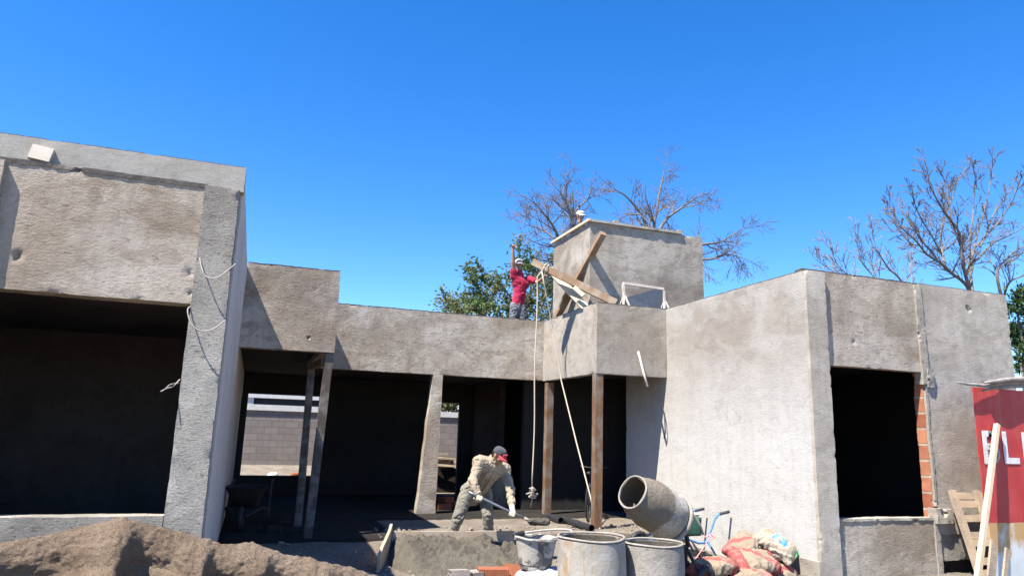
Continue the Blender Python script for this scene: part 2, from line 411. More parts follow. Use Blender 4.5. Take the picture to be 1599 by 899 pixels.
# ================================================================== THE HOUSE SHELL
H = empty('unfinished_house', (3.5, 11, 0), 'single storey concrete house shell with dark open doorways and a square tank tower on top', 'house')
def part(name, mat, x0, x1, y0, y1, z0, z1, res=.06, amp=.006, pits=(), edge=.006, parent=H, smooth=True):
    return MB().rough(x0, x1, y0, y1, z0, z1, res, amp, pits, edge).build(name, M[mat], parent, smooth=smooth, angle=40)
T = 4.09
# ---- left wing (front face on y = 6.9)
part('lintel_wall', 'left_panel', -5, -.605, 6.9, 7.1, 2.665, 3.77, .035, .005, [((-2.0, 6.9, 2.96), 0.041, 0.045, (0, 1, 0)), ((-.66, 6.9, 2.95), 0.048, 0.032, (0, 1, 0)), ((-.64, 6.9, 2.78), 0.034, 0.036, (0, 1, 0))], .006)
part('mortar_ledge', 'dark_top', -5, -.60, 6.892, 7.0, 3.757, 3.80, .03, .005, (), .008)
part('fascia', 'fascia', -5, -.285, 6.965, 7.14, 3.79, 4.035, .05, .003, (), .004)
part('pillar', 'pillar', -.62, -.315, 6.87, 7.1, -.4, 3.785, .03, .007, (), .008)
part('sill_wall', 'pillar', -5, -.63, 6.9, 7.1, -.4, .84, .05, .006, (), .006)
part('pilaster', 'left_panel', -5, -2.19, 6.84, 6.897, -.4, 3.76, .06, .008, (), .006)
part('side_wall', 'side', -.5, -.3, 7.102, 19.0, -.4, 4.03, .12, .004, (), .004)
part('left_wall', 'room_concrete', -5.2, -5.0, 6.9, 19, -.4, 4.0, 1)
part('inner_wall', 'room_concrete', -5, -.5, 12.0, 12.15, -.4, 2.9, 1)
part('roof_slab', 'room_concrete', -5, -.5, 7.12, 19, 2.9, 3.75, 1)
# ---- step block over the porch
part('porch_parapet', 'block', -.3, 1.12, 11.5, 11.7, 2.785, 4.09, .035, .006, [((.70, 11.5, 2.99), 0.034, 0.045, (0, 1, 0)), ((.78, 11.5, 2.97), 0.031, 0.045, (0, 1, 0)), ((.74, 11.5, 3.78), 0.027, 0.027, (0, 1, 0))], .012)
part('parapet_return', 'block', .93, 1.12, 11.7, 14.6, 2.79, 4.08, .1)
part('roof_slab', 'shade_concrete', -.3, .93, 11.7, 19, 2.9, 3.75, 1)
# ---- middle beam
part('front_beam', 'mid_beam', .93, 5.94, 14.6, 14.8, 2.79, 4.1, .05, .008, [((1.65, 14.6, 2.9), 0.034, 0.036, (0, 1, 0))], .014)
part('roof_slab', 'shade_concrete', .93, 5.94, 14.8, 19, 2.9, 3.87, 1)
# ---- concrete column under it, thicker at the foot
c_ = MB(); n = 40
for i in range(n+1):
    t = i/n; z = -.15 + 2.94*t; x0 = 3.27+.20*t; x1 = 3.66+.02*t; jit = noise.noise(Vector((1, 2, z*3)))*.012
    if t < .2: x0 -= .02*(.2-t)/.2
    for (x, y) in ((x0+jit, 14.6), (x1+jit, 14.6), (x1+jit, 14.82), (x0+jit, 14.82)): c_.v.append((x, y+noise.noise(Vector((x*4, y, z*4)))*.01, z))
    if i: k = 4*i; c_.f += [(k-4+j, k-4+(j+1) % 4, k+(j+1) % 4, k+j) for j in range(4)]
c_.f.append((3, 2, 1, 0)); c_.f.append((4*n, 4*n+1, 4*n+2, 4*n+3))
c_.build('column', M['mid_beam'], H)
# ---- corner parapet
part('corner_parapet', 'corner', 5.94, 7.437, 11.93, 12.11, 2.77, 4.1, .04, .006, [((6.81, 11.93, 3.27), 0.024, 0.054, (0, 1, 0)), ((6.19, 11.93, 3.2), 0.031, 0.036, (0, 1, 0)), ((7.32, 11.93, 3.12), 0.020, 0.027, (0, 1, 0))], .012)
part('corner_parapet', 'corner', 5.942, 6.12, 12.112, 14.6, 2.775, 4.1, .05, .006, [((5.94, 13.3, 3.3), 0.027, 0.027, (1, 0, 0))], .012)
part('roof_slab', 'shade_concrete', 6.12, 7.44, 12.11, 19, 2.9, 3.85, 1)
# ---- right wing
part('gable_wall', 'right_wall', 7.44, 7.62, 8.19, 13.55, -.45, 4.1, .045, .007, [((7.44, 9.3, .95), 0.020, 0.027, (1, 0, 0)), ((7.44, 10.4, 1.1), 0.020, 0.027, (1, 0, 0)), ((7.44, 8.6, 3.75), 0.041, 0.027, (1, 0, 0))], .008)
part('corner_pilaster', 'right_pier', 7.435, 7.785, 8.125, 8.188, -.45, 4.1, .035, .005, (), .008)
part('wall_foot', 'mortar', 7.405, 7.47, 8.13, 8.55, -.5, .04, .04, .012, (), .015)
part('window_lintel', 'right_front', 7.62, 9.63, 8.19, 8.36, 2.735, 4.12, .035, .007, [((8.34, 8.19, 3.11), 0.034, 0.045, (0, 1, 0)), ((9.36, 8.19, 3.17), 0.031, 0.036, (0, 1, 0))], .007)
part('window_apron', 'right_front', 7.785, 9.60, 8.19, 8.36, -.45, .56, .04, .008, [((9.05, 8.19, .06), 0.048, 0.045, (0, 1, 0))], .01)
part('window_sill', 'mortar', 7.785, 9.66, 8.175, 8.37, .555, .59, .03, .008, (), .012)
part('mortar_seam', 'mortar', 9.605, 9.735, 8.165, 8.30, 2.55, 4.12, .028, .022, (), .016)
part('mortar_seam', 'mortar', 9.605, 9.70, 8.168, 8.30, -.3, .555, .028, .02, (), .016)
part('mortar_seam', 'mortar', 9.655, 9.70, 8.172, 8.30, .75, 2.56, .028, .014, (), .012)
part('mortar_patch', 'mortar', 9.69, 9.83, 8.15, 8.26, 2.5, 2.78, .028, .03, (), .03)
part('mortar_patch', 'mortar', 9.62, 9.93, 8.13, 8.28, .52, .72, .028, .035, [((9.77, 8.13, .66), 0.068, 0.081, (0, 1, 0))], .03)
part('brick_jamb', 'brick_jamb', 9.645, 9.80, 8.21, 8.375, .58, 2.735, .025, .014, (), .02)
part('right_pier', 'right_pier', 9.70, 11.65, 8.185, 8.38, .35, 4.13, .04, .007, [((10.75, 8.185, 3.83), 0.051, 0.099, (0, 1, 0))], .008)
part('right_pier_foot', 'pillar', 9.70, 11.65, 8.20, 8.38, -.02, .349, .05, .012, (), .012)
part('right_pier_base', 'shade_concrete', 9.70, 11.65, 8.30, 8.40, -.5, -.02, .2)
part('east_wall', 'shade_concrete', 11.47, 11.65, 8.38, 19, -.45, 4.05, 1)
part('roof_slab', 'shade_concrete', 7.62, 11.47, 8.36, 19, 2.9, 3.85, 1)
part('partition', 'shade_concrete', 7.62, 11.47, 12.6, 12.75, -.2, 2.9, 1)
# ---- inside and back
part('partition', 'brick_dark', 5.6, 5.75, 16.5, 18.85, -.1, 2.9, 1)  # partition added to keep the room behind it dark
part('partition', 'shade_concrete', 5.75, 9, 15.2, 15.35, -.1, 2.9, 1)
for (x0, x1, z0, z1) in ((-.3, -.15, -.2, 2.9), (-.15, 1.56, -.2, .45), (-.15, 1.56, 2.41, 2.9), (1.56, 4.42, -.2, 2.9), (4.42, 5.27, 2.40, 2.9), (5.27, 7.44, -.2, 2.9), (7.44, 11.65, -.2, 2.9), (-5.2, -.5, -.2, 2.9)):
    part('back_wall', 'shade_concrete', x0, x1, 18.85, 19.0, z0, z1, 1, parent=H)
fl = MB(); fl.rough(2.3, 7.43, 11.42, 13.6, -.4, .0, .08, .016, (), .03); fl.build('floor_slab', M['ground'], H, smooth=True)
fl = MB(); fl.rough(-.3, 7.43, 13.603, 18.85, -.4, -.004, .12, .012, (), .02); fl.build('floor_slab', M['shade_floor'], H, smooth=True)  # floor piece coloured dark where the porch shade begins
fl = MB(); fl.rough(-.3, 2.298, 11.42, 13.6, -.4, -.004, .12, .012, (), .03); fl.build('floor_slab', M['shade_floor'], H, smooth=True)
MB().box(-5, -.5, 7.1, 18.85, -.4, -.05).build('floor_slab', M['room_concrete'], H)
MB().box(7.62, 11.47, 8.36, 18.85, -.4, -.05).build('floor_slab', M['room_concrete'], H)
# ---- tank tower on the roof: four walls round a sunk slab
TW = (6.15, 8.86, 12.7, 14.6); TZ = 5.93
part('tower_wall', 'tower', TW[0], TW[1], TW[2], TW[2]+.15, 3.85, TZ, .045, .007, (), .008)
part('tower_wall', 'tower', TW[0]+.002, TW[0]+.15, TW[2]+.152, TW[3], 3.85, TZ, .06, .006, (), .008)
part('tower_wall', 'tower', TW[1]-.15, TW[1]-.002, TW[2]+.152, TW[3], 3.85, TZ, .15)
part('tower_wall', 'tower', TW[0]+.15, TW[1]-.15, TW[3]-.15, TW[3]-.002, 3.85, TZ, .15)
part('tower_floor', 'roof', TW[0]+.15, TW[1]-.15, TW[2]+.15, TW[3]-.15, 4.5, 4.62, 1)
part('coping_strip', 'fascia', TW[0]-.02, 8.33, TW[2]-.05, TW[2]+.12, TZ+.004, TZ+.055, .06, .004, (), .01)
b_ = MB(); b_.beam((TW[0]-.035, TW[2]-.06, TZ+.035), (TW[0]-.03, TW[3]+.05, TZ+.035), .06, .055); b_.build('edge_board', M['wood_pale'], H)
for (x, dz) in ((6.75, .03), (8.3, .025)):
    part('mortar_crumb', 'mortar', x-.06, x+.06, TW[2]-.03, TW[2]+.09, TZ+.07, TZ+.07+dz, .02, .01, (), .02)

# ---- thin dark bedding course along the wall tops
part('top_course', 'dark_top', -.29, 1.11, 11.512, 11.69, 4.085, 4.115, .03, .006, (), .014)
part('top_course', 'dark_top', .95, 5.93, 14.612, 14.79, 4.095, 4.125, .03, .006, (), .014)
part('top_course', 'dark_top', 5.95, 7.45, 11.942, 12.10, 4.095, 4.12, .03, .006, (), .012)
part('top_course', 'dark_top', 5.952, 6.11, 12.103, 14.6, 4.095, 4.12, .03, .006, (), .012)
part('top_course', 'dark_top', 7.452, 7.61, 8.2, 13.5, 4.095, 4.12, .03, .006, (), .012)
part('top_course', 'dark_top', 7.45, 11.63, 8.20, 8.36, 4.12, 4.145, .03, .006, (), .012)
part('top_course', 'dark_top', -5, -.30, 6.975, 7.13, 4.03, 4.045, .03, .004, (), .008)
# ---- timber props (they can be knocked away)
def prop(a, b, wd, mat, label, amp=.006):
    p = MB().beam(a, b, wd, wd, Vector((0, 1, 0)), amp).build('timber_prop', M[mat]); return tag(p, label, 'prop', 'timber props under the beams')
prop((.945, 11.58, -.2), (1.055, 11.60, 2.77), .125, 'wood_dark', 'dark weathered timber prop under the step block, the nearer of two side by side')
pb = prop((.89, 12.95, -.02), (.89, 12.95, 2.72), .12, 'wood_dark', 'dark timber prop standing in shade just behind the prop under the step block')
prop((6.03, 14.45, -.02), (6.03, 14.42, 2.74), .15, 'wood_prop', 'grey brown timber prop behind the hanging rope at the inner corner')
prop((5.99, 12.02, -.02), (6.005, 12.02, 2.765), .15, 'wood_prop', 'rusty brown timber prop under the outer corner of the tall parapet')
br = MB().beam((.89, 12.93, 2.66), (1.0, 11.75, 2.66), .10, .1).build('cross_timber', M['wood_prop'])
tag(br, 'short reddish timber bridging the heads of the two paired props', 'timber')

# ================================================================== sand heap in the foreground
def crest(x):
    pts = [(-3.5, .55), (-1.6, .80), (-1.2, .87), (-.95, .93), (-.76, .98), (-.5, .90), (-.3, .855), (-.12, .79), (.08, .79), (.34, .71), (.6, .65), (.9, .58), (1.3, .40), (1.8, .1), (2.3, -.2), (2.6, -.3)]
    for (a, za), (b, zb) in zip(pts, pts[1:]):
        if a <= x <= b: 
            t = (x-a)/(b-a); return za+(zb-za)*t
    return -.3
sh = MB(); NX = 420; NV = 150; x0, x1 = -3.0, 2.5
spurs = [(-.70, .34, .15), (-.20, .26, .11), (.20, .2, .12), (.62, .2, .12), (-1.45, .30, .2)]
for i in range(NX+1):
    x = x0+(x1-x0)*i/NX; zc = crest(x) + .018*noise.noise(Vector((x*5, 1, 0))) + .01*noise.noise(Vector((x*17, 7, 0)))
    for j in range(NV+1):
        v = j/NV
        if v < .3:       # back slope
            t = v/.3; y = 6.62-1.0*t; z = -.3+(zc+.3)*t**.8
        else:            # cut bank facing the camera
            t = (v-.3)/.7; z = zc-(zc+.3)*t**1.05; y = 5.62-.035*math.sin(min(t*14, math.pi))-.10*t-.62*t**3.2
            out = 0
            for (sx, am, wd) in spurs:
                # spur: gentle on the sun side (left), abrupt on the right
                dx = x-(sx-.12*t); out += am*min(1, t*3.2)*(math.exp(-(dx/(wd*1.9))**2) if dx < 0 else math.exp(-(dx/(wd*.33))**2))
            y -= out
            y += .03*noise.noise(Vector((x*4, z*5, 3)))*min(1, t*5) + .016*noise.noise(Vector((x*13, z*13, 5)))*min(1, t*8)
        q = Vector((x, y, z)); q += noise.noise_vector(q*14)*.006 + noise.noise_vector(q*30)*.009 + noise.noise_vector(q*62)*.006
        sh.v.append(tuple(q))
for i in range(NX):
    for j in range(NV):
        a = i*(NV+1)+j; sh.f.append((a, a+1, a+NV+2, a+NV+1))
tag(sh.build('sand_heap', M['sand'], smooth=True), 'long heap of brown building sand with a crumbling crest in front of the left wing', 'sand heap')

# ================================================================== mortar trough
TR = empty('mixing_trough', (3, 10.9, -.1), 'low timber mixing trough open at the front, at the feet of the bending worker', 'trough')
MB().beam((2.12, 11.0, -.03), (4.0, 10.88, -.03), .04, .34, amp=.008).build('back_board', M['trough_wood'], TR)
sb = MB(); outline = [(0, -.25), (0, .02), (.25, .09), (.55, .13), (.85, .19), (1.0, .25), (1.05, .10), (1.05, -.25)]
sidev = [Vector((1.72, 9.75, 0)), Vector((2.10, 11.02, 0))]
for th in (-.02, .02):
    for (t, z) in outline:
        p = sidev[0].lerp(sidev[1], t); sb.v.append((p.x+th, p.y, z+.02*noise.noise(Vector((t*5, 0, 0)))))
no = len(outline); sb.f.append(tuple(range(no))); sb.f.append(tuple(range(2*no-1, no-1, -1)))
sb.f += [(i, (i+1) % no, no+(i+1) % no, no+i) for i in range(no)]
sb.build('side_board', M['trough_wood'], TR)
mh = MB(); NX = 240; NY = 170
def mort_h(x, y):
    u = (x-1.95)/(4.1-1.95); v = (y-9.25)/(10.97-9.25)
    e = min(1, max(0, u*9))*min(1, max(0, (1-u)*9))*min(1, max(0, v*2.2))
    h = -.24 + e*(.17 + .10*v + .06*math.sin(3*u+1.0) + .08*noise.noise(Vector((x*1.7, y*2.2, 1))) - .05*max(0, u-.55)*v)
    h += e*(.10*noise.fractal(Vector((x*3.0, y*3.4, 2)), .85, 2.2, 8) + .06*max(0, noise.noise(Vector((x*9, y*9, 5)))-.05) + .018*max(0, noise.noise(Vector((x*21, y*21, 1)))-.1) + .012*noise.noise(Vector((x*55, y*55, 9))))
    return h
for j in range(NY+1):
    for i in range(NX+1):
        x = 1.85+2.35*i/NX; y = 9.2+1.78*j/NY; x += .12*(1-j/NY)*-1.0
        mh.v.append((x, y, mort_h(x, y)))
for j in range(NY):
    for i in range(NX):
        a = j*(NX+1)+i; mh.f.append((a, a+1, a+NX+2, a+NX+1))
tag(mh.build('mortar_heap', M['wet_mortar'], smooth=True), 'lumpy grey bed of wet mortar lying in the timber trough', 'mortar')

# ================================================================== drums, bucket
def drum(cx, cy, r, ztop, zbot, mat_out, mat_in, label, level, rib):
    e = empty('open_drum', (cx, cy, zbot), label, 'drum', 'open drums beside the mortar trough')
    T_ = Matrix.Translation((cx, cy, 0)); h = ztop-zbot
    pr = [(0, zbot+.015), (r, zbot), (r, zbot+h*.3), (r+.012*rib, zbot+h*.32), (r+.012*rib, zbot+h*.35), (r, zbot+h*.37)]
    for i in range(8): pr.append((r, zbot+h*(.37+.6*(i+1)/8)))
    pr += [(r-.016, ztop-.02), (r-.02, zbot+h*.4), (r-.02, zbot+.05), (0, zbot+.04)]
    MB().lathe(pr, 64, T_, .010, 4.0).build('shell', mat_out, e, smooth=True, angle=50)
    ring = [(r+.011*math.cos(a)-.006, ztop-.008+.011*math.sin(a)) for a in [2*math.pi*k/8 for k in range(9)]]
    MB().lathe(ring, 64, T_, .012, 4.0).build('rim', mat_in, e, smooth=True)
    c = MB(); rr = r-.024; vs = []
    for k in range(14):
        q = rr*(k+.001)/13
        c_pr = (q, level+.05*(k/13)**3)
        vs.append(c_pr)
    vs += [(rr+.002, level+.12), (rr+.004, ztop-.025)]
    c.lathe(vs, 48, T_, .010, 9); c.build('contents', M['wet_mortar'], e, smooth=True)
    return e
k = NT('drum_white_rust'); v = k.map(); z = k.sep()[2]
c = k.mix(k.ramp(k.noise(v, 5, 5, .65), [(.35, 0.), (.65, 1.)]), (.26, .24, .205), (.37, .345, .30))
rs = k.noise(k.map(scale=(9, 9, .9)), 1.1, 5, .7)
c = k.mix(k.ramp(rs, [(.47, 0.), (.58, .85)]), c, (.30, .18, .085))
c = k.mix(k.ramp(k.noise(v, 14, 5, .75), [(.52, 0.), (.62, .7)]), c, (.32, .29, .26))
c = k.mix(k.ramp(k.noise(v, 3.1, 5, .6), [(.56, 0.), (.6, .8)]), c, (.36, .335, .30)); k.col(c)
k.bump(k.noise(v, 20, 6, .7), .5, .012); k.b.inputs['Roughness'].default_value = .92; M['drum_rust'] = k.m
M['drum_grey'] = concrete('drum_cement', (.22, .20, .17), (.30, .275, .24), (.37, .345, .31), 22, .5, .8, 5.1, None, .25, .5)
M['drum_rim'] = simple('cement_rim', (.27, .245, .21), .9, 0, .25, 20, .5)
drum(3.08, 6.28, .315, .70, -.22, M['drum_rust'], M['drum_rim'], 'rust stained pale steel drum standing open, the one nearest the bucket', .42, 1)
drum(3.72, 6.25, .285, .64, -.22, M['drum_grey'], M['drum_rim'], 'cement coated grey drum standing open under the mixer barrel', .47, 0)
BK = (2.98, 7.45); bz = .215; bt = .53
e = empty('mortar_bucket', (BK[0], BK[1], bz), 'cement crusted black rubber bucket with a white rope handle, resting on the white sack', 'bucket')
T_ = Matrix.Translation((BK[0], BK[1], 0)) @ Matrix.Translation((0, 0, bz)) @ Matrix.Rotation(R(3), 4, 'Y') @ Matrix.Translation((0, 0, -bz))
k = NT('bucket_crust'); v = k.map(); m1 = k.noise(v, 5.5, 5, .6, .6)
k.col(k.mix(k.ramp(m1, [(.46, 0.), (.5, 1.)]), (.13, .118, .112), (.36, .335, .30))); k.bump(k.noise(v, 22, 5, .7), .6, .012); M['bucket'] = k.m
r0, r1 = .155, .225
MB().lathe([(0, bz), (r0, bz), (r0+.01, bz+.03)] + [(r0+(r1-r0)*t, bz+(bt-bz)*t) for t in (.2, .4, .6, .8, .97)] + [(r1+.016, bt-.005), (r1+.012, bt+.012), (r1-.006, bt+.006), (r0+.02, bz+.05), (0, bz+.04)], 48, T_, .012, 6).build('tub', M['bucket'], e, smooth=True, angle=50)
MB().lathe([(0.001, bt-.10), (.12, bt-.09), (.195, bt-.07)], 32, T_, .015, 9).build('contents', M['wet_mortar'], e, smooth=True)
hp = []
for i in range(17):
    a = math.pi*i/16; hp.append((BK[0]+.02+.10*math.cos(a)+.36*math.sin(a), BK[1]-.20*math.cos(a)-.02*math.sin(a), bt+.015+.06*math.sin(a)))
MB().tube(hp, .012, 8).build('handle', M['cord'], e, smooth=True)
MB().blob((BK[0]-.21, BK[1]+.06, bt+.02), (BK[0]-.08, BK[1]+.17, bt+.02), .025, .03).build('grip_lug', M['black_plastic'], e, smooth=True)

# white sack under the bucket, hollow clay bricks
def sack(name, loc, L, W, Hh, rot, mat, seed, fold=.014, sag=0., tilt=(0, 0)):
    b = MB(); nu, nv = 70, 56
    Mx = Matrix.Translation(loc) @ Matrix.Rotation(rot, 4, 'Z') @ Matrix.Rotation(tilt[0], 4, 'X') @ Matrix.Rotation(tilt[1], 4, 'Y')
    for i in range(nu+1):
        u = -1+2*i/nu
        for j in range(nv):
            a = 2*math.pi*j/nv; cx = math.copysign(abs(math.cos(a))**.62, math.cos(a)); cz = math.copysign(abs(math.sin(a))**.8, math.sin(a))
            end = (1-abs(u)**5)**.6 if abs(u) < 1 else 0
            hh = Hh*.5*(.16+.84*end); ww = W*.5*(.90+.10*end)
            q = Vector((u*L/2, cx*ww, cz*hh))
            s3 = Vector((q.x*7+seed, q.y*7, q.z*7)); nn = noise.noise(s3+noise.noise_vector(s3*.5)*1.2)
            q += Vector((0, cx*.4, cz)).normalized()*fold*((1-2.6*abs(nn))+.7*(.5-1.8*abs(noise.noise(s3*2.2+Vector((3, 3, 3)))))) + noise.noise_vector(q*4+Vector((seed, 0, 0)))*.018
            q.z -= sag*u*u
            b.v.append(tuple(q))
        if i:
            o = i*nv; b.f += [(o-nv+j, o-nv+(j+1) % nv, o+(j+1) % nv, o+j) for j in range(nv)]
    b.f += [tuple(range(nv-1, -1, -1)), tuple(range(nu*nv, nu*nv+nv))]
    o = b.build(name, mat, smooth=True, angle=60); o.matrix_world = Mx; return o
k = NT('white_sack'); v = k.map(); x, y, z = k.sep()
tx = k.noise(k.map(scale=(14, 60, 20)), 2.2, 2, .5); row = k.math('MULTIPLY', k.ramp(tx, [(.5, 0.), (.53, 1.)], 'CONSTANT'), k.math('LESS_THAN', k.math('ABSOLUTE', k.math('SUBTRACT', z, .03)), .045))
c = k.mix(row, (.42, .42, .44), (.36, .08, .09)); c = k.mix(k.ramp(k.noise(v, 3.5, 3), [(.56, 0.), (.6, .8)]), c, (.42, .52, .68)); k.col(c)
k.bump(k.noise(v, 9, 5, .6, 1), .6, .03); k.b.inputs['Roughness'].default_value = .45; M['white_sack'] = k.m
tag(sack('lime_sack', (3.16, 7.32, .085), .84, .46, .27, R(-18), M['white_sack'], 3.3), 'white plastic sack with faded red print lying under the cement crusted bucket', 'sack')
def clay_brick(loc, rot, tilt=0, L=.33, W=.18, Hh=.12, mat='clay', label='', group=None, name='hollow_brick'):
    b = MB(); ncol, nrow = 3, 2; t = .012
    # walls and webs along the length
    for i in range(ncol+1): xx = -W/2 + (W-t)*i/ncol; b.box(-L/2, L/2, xx, xx+t, 0, Hh)
    for j in range(nrow+1):
        zz = (Hh-t)*j/nrow
        for i in range(ncol):
            xx = -W/2 + (W-t)*i/ncol + t; b.box(-L/2+.001, L/2-.001, xx-.001, xx+(W-t)/ncol-t+.001, zz, zz+t)
    for q in range(7): b.box(-L/2+.01, L/2-.01, -W/2-.004, -W/2, .008+q*.016, .014+q*.016)
    o = b.build(name, M[mat]); o.matrix_world = Matrix.Translation(loc) @ Matrix.Rotation(rot, 4, 'Z') @ Matrix.Rotation(tilt, 4, 'X')
    return tag(o, label, 'brick', group)
gb = 'hollow clay bricks lying in front of the trough'
clay_brick((2.60, 7.72, .13), R(-12), R(90), mat='clay', Hh=.18, W=.14, label='ribbed orange hollow brick standing in front of the mortar trough', group=gb)
clay_brick((2.90, 7.80, .11), R(-25), R(70), mat='clay', Hh=.12, W=.14, L=.26, label='small orange brick piece half hidden beside the white sack', group=gb)
clay_brick((2.64, 7.76, -.06), R(-10), 0, mat='clay', label='orange hollow brick at the bottom, under the standing ribbed brick', group=gb)
clay_brick((2.20, 7.70, .12), R(-5), R(84), mat='grey_block', Hh=.19, W=.14, L=.20, label='broken grey block full of dried mortar, left of the orange bricks', group=gb, name='broken_block')
clay_brick((2.36, 7.74, .10), R(10), R(88), mat='grey_block', Hh=.2, W=.14, L=.12, label='smaller grey block fragment against the mortar filled one', group=gb, name='broken_block')
rb = MB().rough(2.05, 2.5, 7.62, 7.85, -.25, .11, .04, .03, (), .03); tag(rb.build('rubble_lump', M['grey_block']), 'grey lump of rubble carrying the broken grey block', 'rubble')
rb = MB().rough(2.50, 2.86, 7.66, 7.86, -.25, -.065, .04, .02, (), .02); tag(rb.build('rubble_lump', M['grey_block']), 'flat grey lump of rubble carrying the orange bricks', 'rubble')
rb = MB().rough(2.78, 3.02, 7.72, 7.9, -.25, .10, .04, .03, (), .03); tag(rb.build('rubble_lump', M['grey_block']), 'grey lump of rubble under the small orange brick piece', 'rubble')
gr = MB(); rng = random.Random(4)
for i in range(42):
    bx = 2.86+rng.uniform(-.16, .22); by = 8.0+rng.uniform(-.15, .15); h = rng.uniform(.22, .48); d = rng.uniform(0, 6.28); lean = rng.uniform(.02, .16)
    p = Vector((bx, by, -.18)); ps = [p, p+Vector((math.cos(d)*lean*.3, math.sin(d)*lean*.3, h*.5)), p+Vector((math.cos(d)*lean, math.sin(d)*lean, h))]
    gr.tube(ps, [.005, .004, .001], 3)
tag(gr.build('grass_tuft', simple('grass_blade', (.24, .30, .08), .7, 0, .3)), 'thin tuft of green grass sprouting behind the orange bricks', 'grass')
# scattered bits on the ground
st = MB(); rng = random.Random(11)
for i in range(900):
    x = rng.uniform(.5, 7.3); y = rng.uniform(8.2, 12.4); s_ = rng.choice((.008, .012, .018, .028, .012))*rng.uniform(.7, 1.5)
    z = ground_z(x, y) if y < 11.42 else .0
    if x < 2.0 and y > 11.3: continue
    m_ = Matrix.Translation((x, y, z+s_*.3)) @ Matrix.Rotation(rng.uniform(0, 6), 4, Vector((rng.random(), rng.random(), rng.random()+.01)).normalized()) @ Matrix.Diagonal((s_, s_*rng.uniform(.6, 1), s_*rng.uniform(.4, .8), 1))
    st.box(-1, 1, -1, 1, -1, 1, m_)
tag(st.build('gravel', M['gravel']), 'loose crumbs of mortar and stone over the dusty ground', 'gravel', None, 'stuff')
# ================================================================== concrete mixer
MXo = Vector((4.85, 8.15, -.2))
mx = empty('concrete_mixer', MXo, 'cement crusted concrete mixer with its barrel mouth tipped to the left behind the grey drum', 'concrete mixer')
pa = at(988, 768, Y=7.98); pb_ = at(1052, 811, Y=8.25); ax = (pa-pb_).normalized()
Lb = (pa-pb_).length
rotq = Vector((0, 0, 1)).rotation_difference(ax).to_matrix().to_4x4(); T_ = Matrix.Translation(pb_) @ rotq
k = NT('mixer_crust'); v = k.map(); d = k.n('VectorMath', operation='DOT_PRODUCT'); k.set(d.inputs[0], k.tc.outputs['Object']); d.inputs[1].default_value = ax
t_ = k.math('SUBTRACT', d.outputs['Value'], pb_.dot(ax))
wob = k.math('MULTIPLY_ADD', k.noise(v, 5, 5, .6), .28, t_)
c = k.mix(k.ramp(k.noise(v, 4, 5, .65), [(.4, 0.), (.6, 1.)]), (.31, .285, .245), (.48, .45, .40))
c = k.mix(k.ramp(k.math('MULTIPLY', wob, 1/.9), [(.58, 0.), (.64, 1.)]), c, (.19, .158, .12))
c = k.mix(k.ramp(k.noise(v, 26, 4, .75), [(.5, 0.), (.60, .7)]), c, (.22, .195, .16)); k.col(c)
n1 = k.bump(k.noise(v, 10, 7, .75), 1., .04); k.bump(k.noise(v, 45, 5, .75), .6, .012, n1); M['mixer'] = k.m
r_open, r_max = .205, .30
prof = [(0.02, -.03), (.20, -.02), (.27, .02), (r_max-.01, .10), (r_max, .14), (r_max, .30), (r_max-.004, .34), (.30, Lb*.62), (.262, Lb*.82), (r_open, Lb),
        (r_open-.015, Lb), (.25, Lb*.8), (.285, Lb*.6), (r_max-.02, .3), (r_max-.02, .15), (.2, .02), (.01, .0)]
MB().lathe(prof, 72, T_, .020, 6).build('barrel', M['mixer'], mx, smooth=True, angle=55)
ring = [(r_open+.0+.011*math.cos(a), Lb+.002+.013*math.sin(a)) for a in [2*math.pi*q/8 for q in range(9)]]
MB().lathe(ring, 56, T_, .006, 6).build('rim', M['drum_rim'], mx, smooth=True)
ring = [(r_max+.006+.02*math.cos(a), .06+.03*math.sin(a)) for a in [2*math.pi*q/8 for q in range(9)]]
MB().lathe(ring, 56, T_, .006, 6).build('gear_ring', M['drum_rim'], mx, smooth=True)
for a in (0, 2.1, 4.2):
    b_ = MB(); p = T_ @ Vector((.2*math.cos(a), .2*math.sin(a), .16)); q = T_ @ Vector((.16*math.cos(a+.6), .16*math.sin(a+.6), Lb*.75)); b_.beam(p, q, .02, .09); b_.build('paddle', M['mixer'], mx)
fr = MB(); u_ = ax.cross(Vector((0, 0, 1))).normalized()
b0 = pb_ - ax*.08
fr.tube([b0+u_*.02, b0-ax*.12, b0-ax*.2+Vector((0, 0, -.08)), Vector((b0.x+.22, b0.y+.1, .25))], .032, 10)
fr.tube([Vector((5.45, 8.35, .25)), Vector((5.55, 8.05, -.2))], .024, 8); fr.tube([Vector((5.45, 8.35, .25)), Vector((5.62, 8.62, -.2))], .024, 8)
fr.tube([Vector((5.45, 8.35, .25)), Vector((4.8, 8.2, .22)), Vector((4.72, 7.9, -.2))], .024, 8); fr.tube([Vector((4.8, 8.2, .22)), Vector((4.8, 8.55, -.2))], .024, 8)
fr.tube([Vector((4.8, 8.2, .2)), pb_+ax*.2+Vector((0, 0, -.30))], .03, 8)
fr.build('stand', M['dark_iron'], mx, smooth=True)
MB().rough(5.50, 5.76, 8.44, 8.68, .36, .60, .04, .01, (), .015).build('motor_box', simple('green_motor', (.035, .10, .07), .5, 0, .4), mx, smooth=True)
cv = MB().tube([at(1064, 793, Y=8.45), at(1078, 797, Y=8.45), at(1092, 818, Y=8.45), at(1098, 834, Y=8.45)], [.03, .026, .022, .018], 8); cv.build('guard_bar', M['drum_rim'], mx, smooth=True)
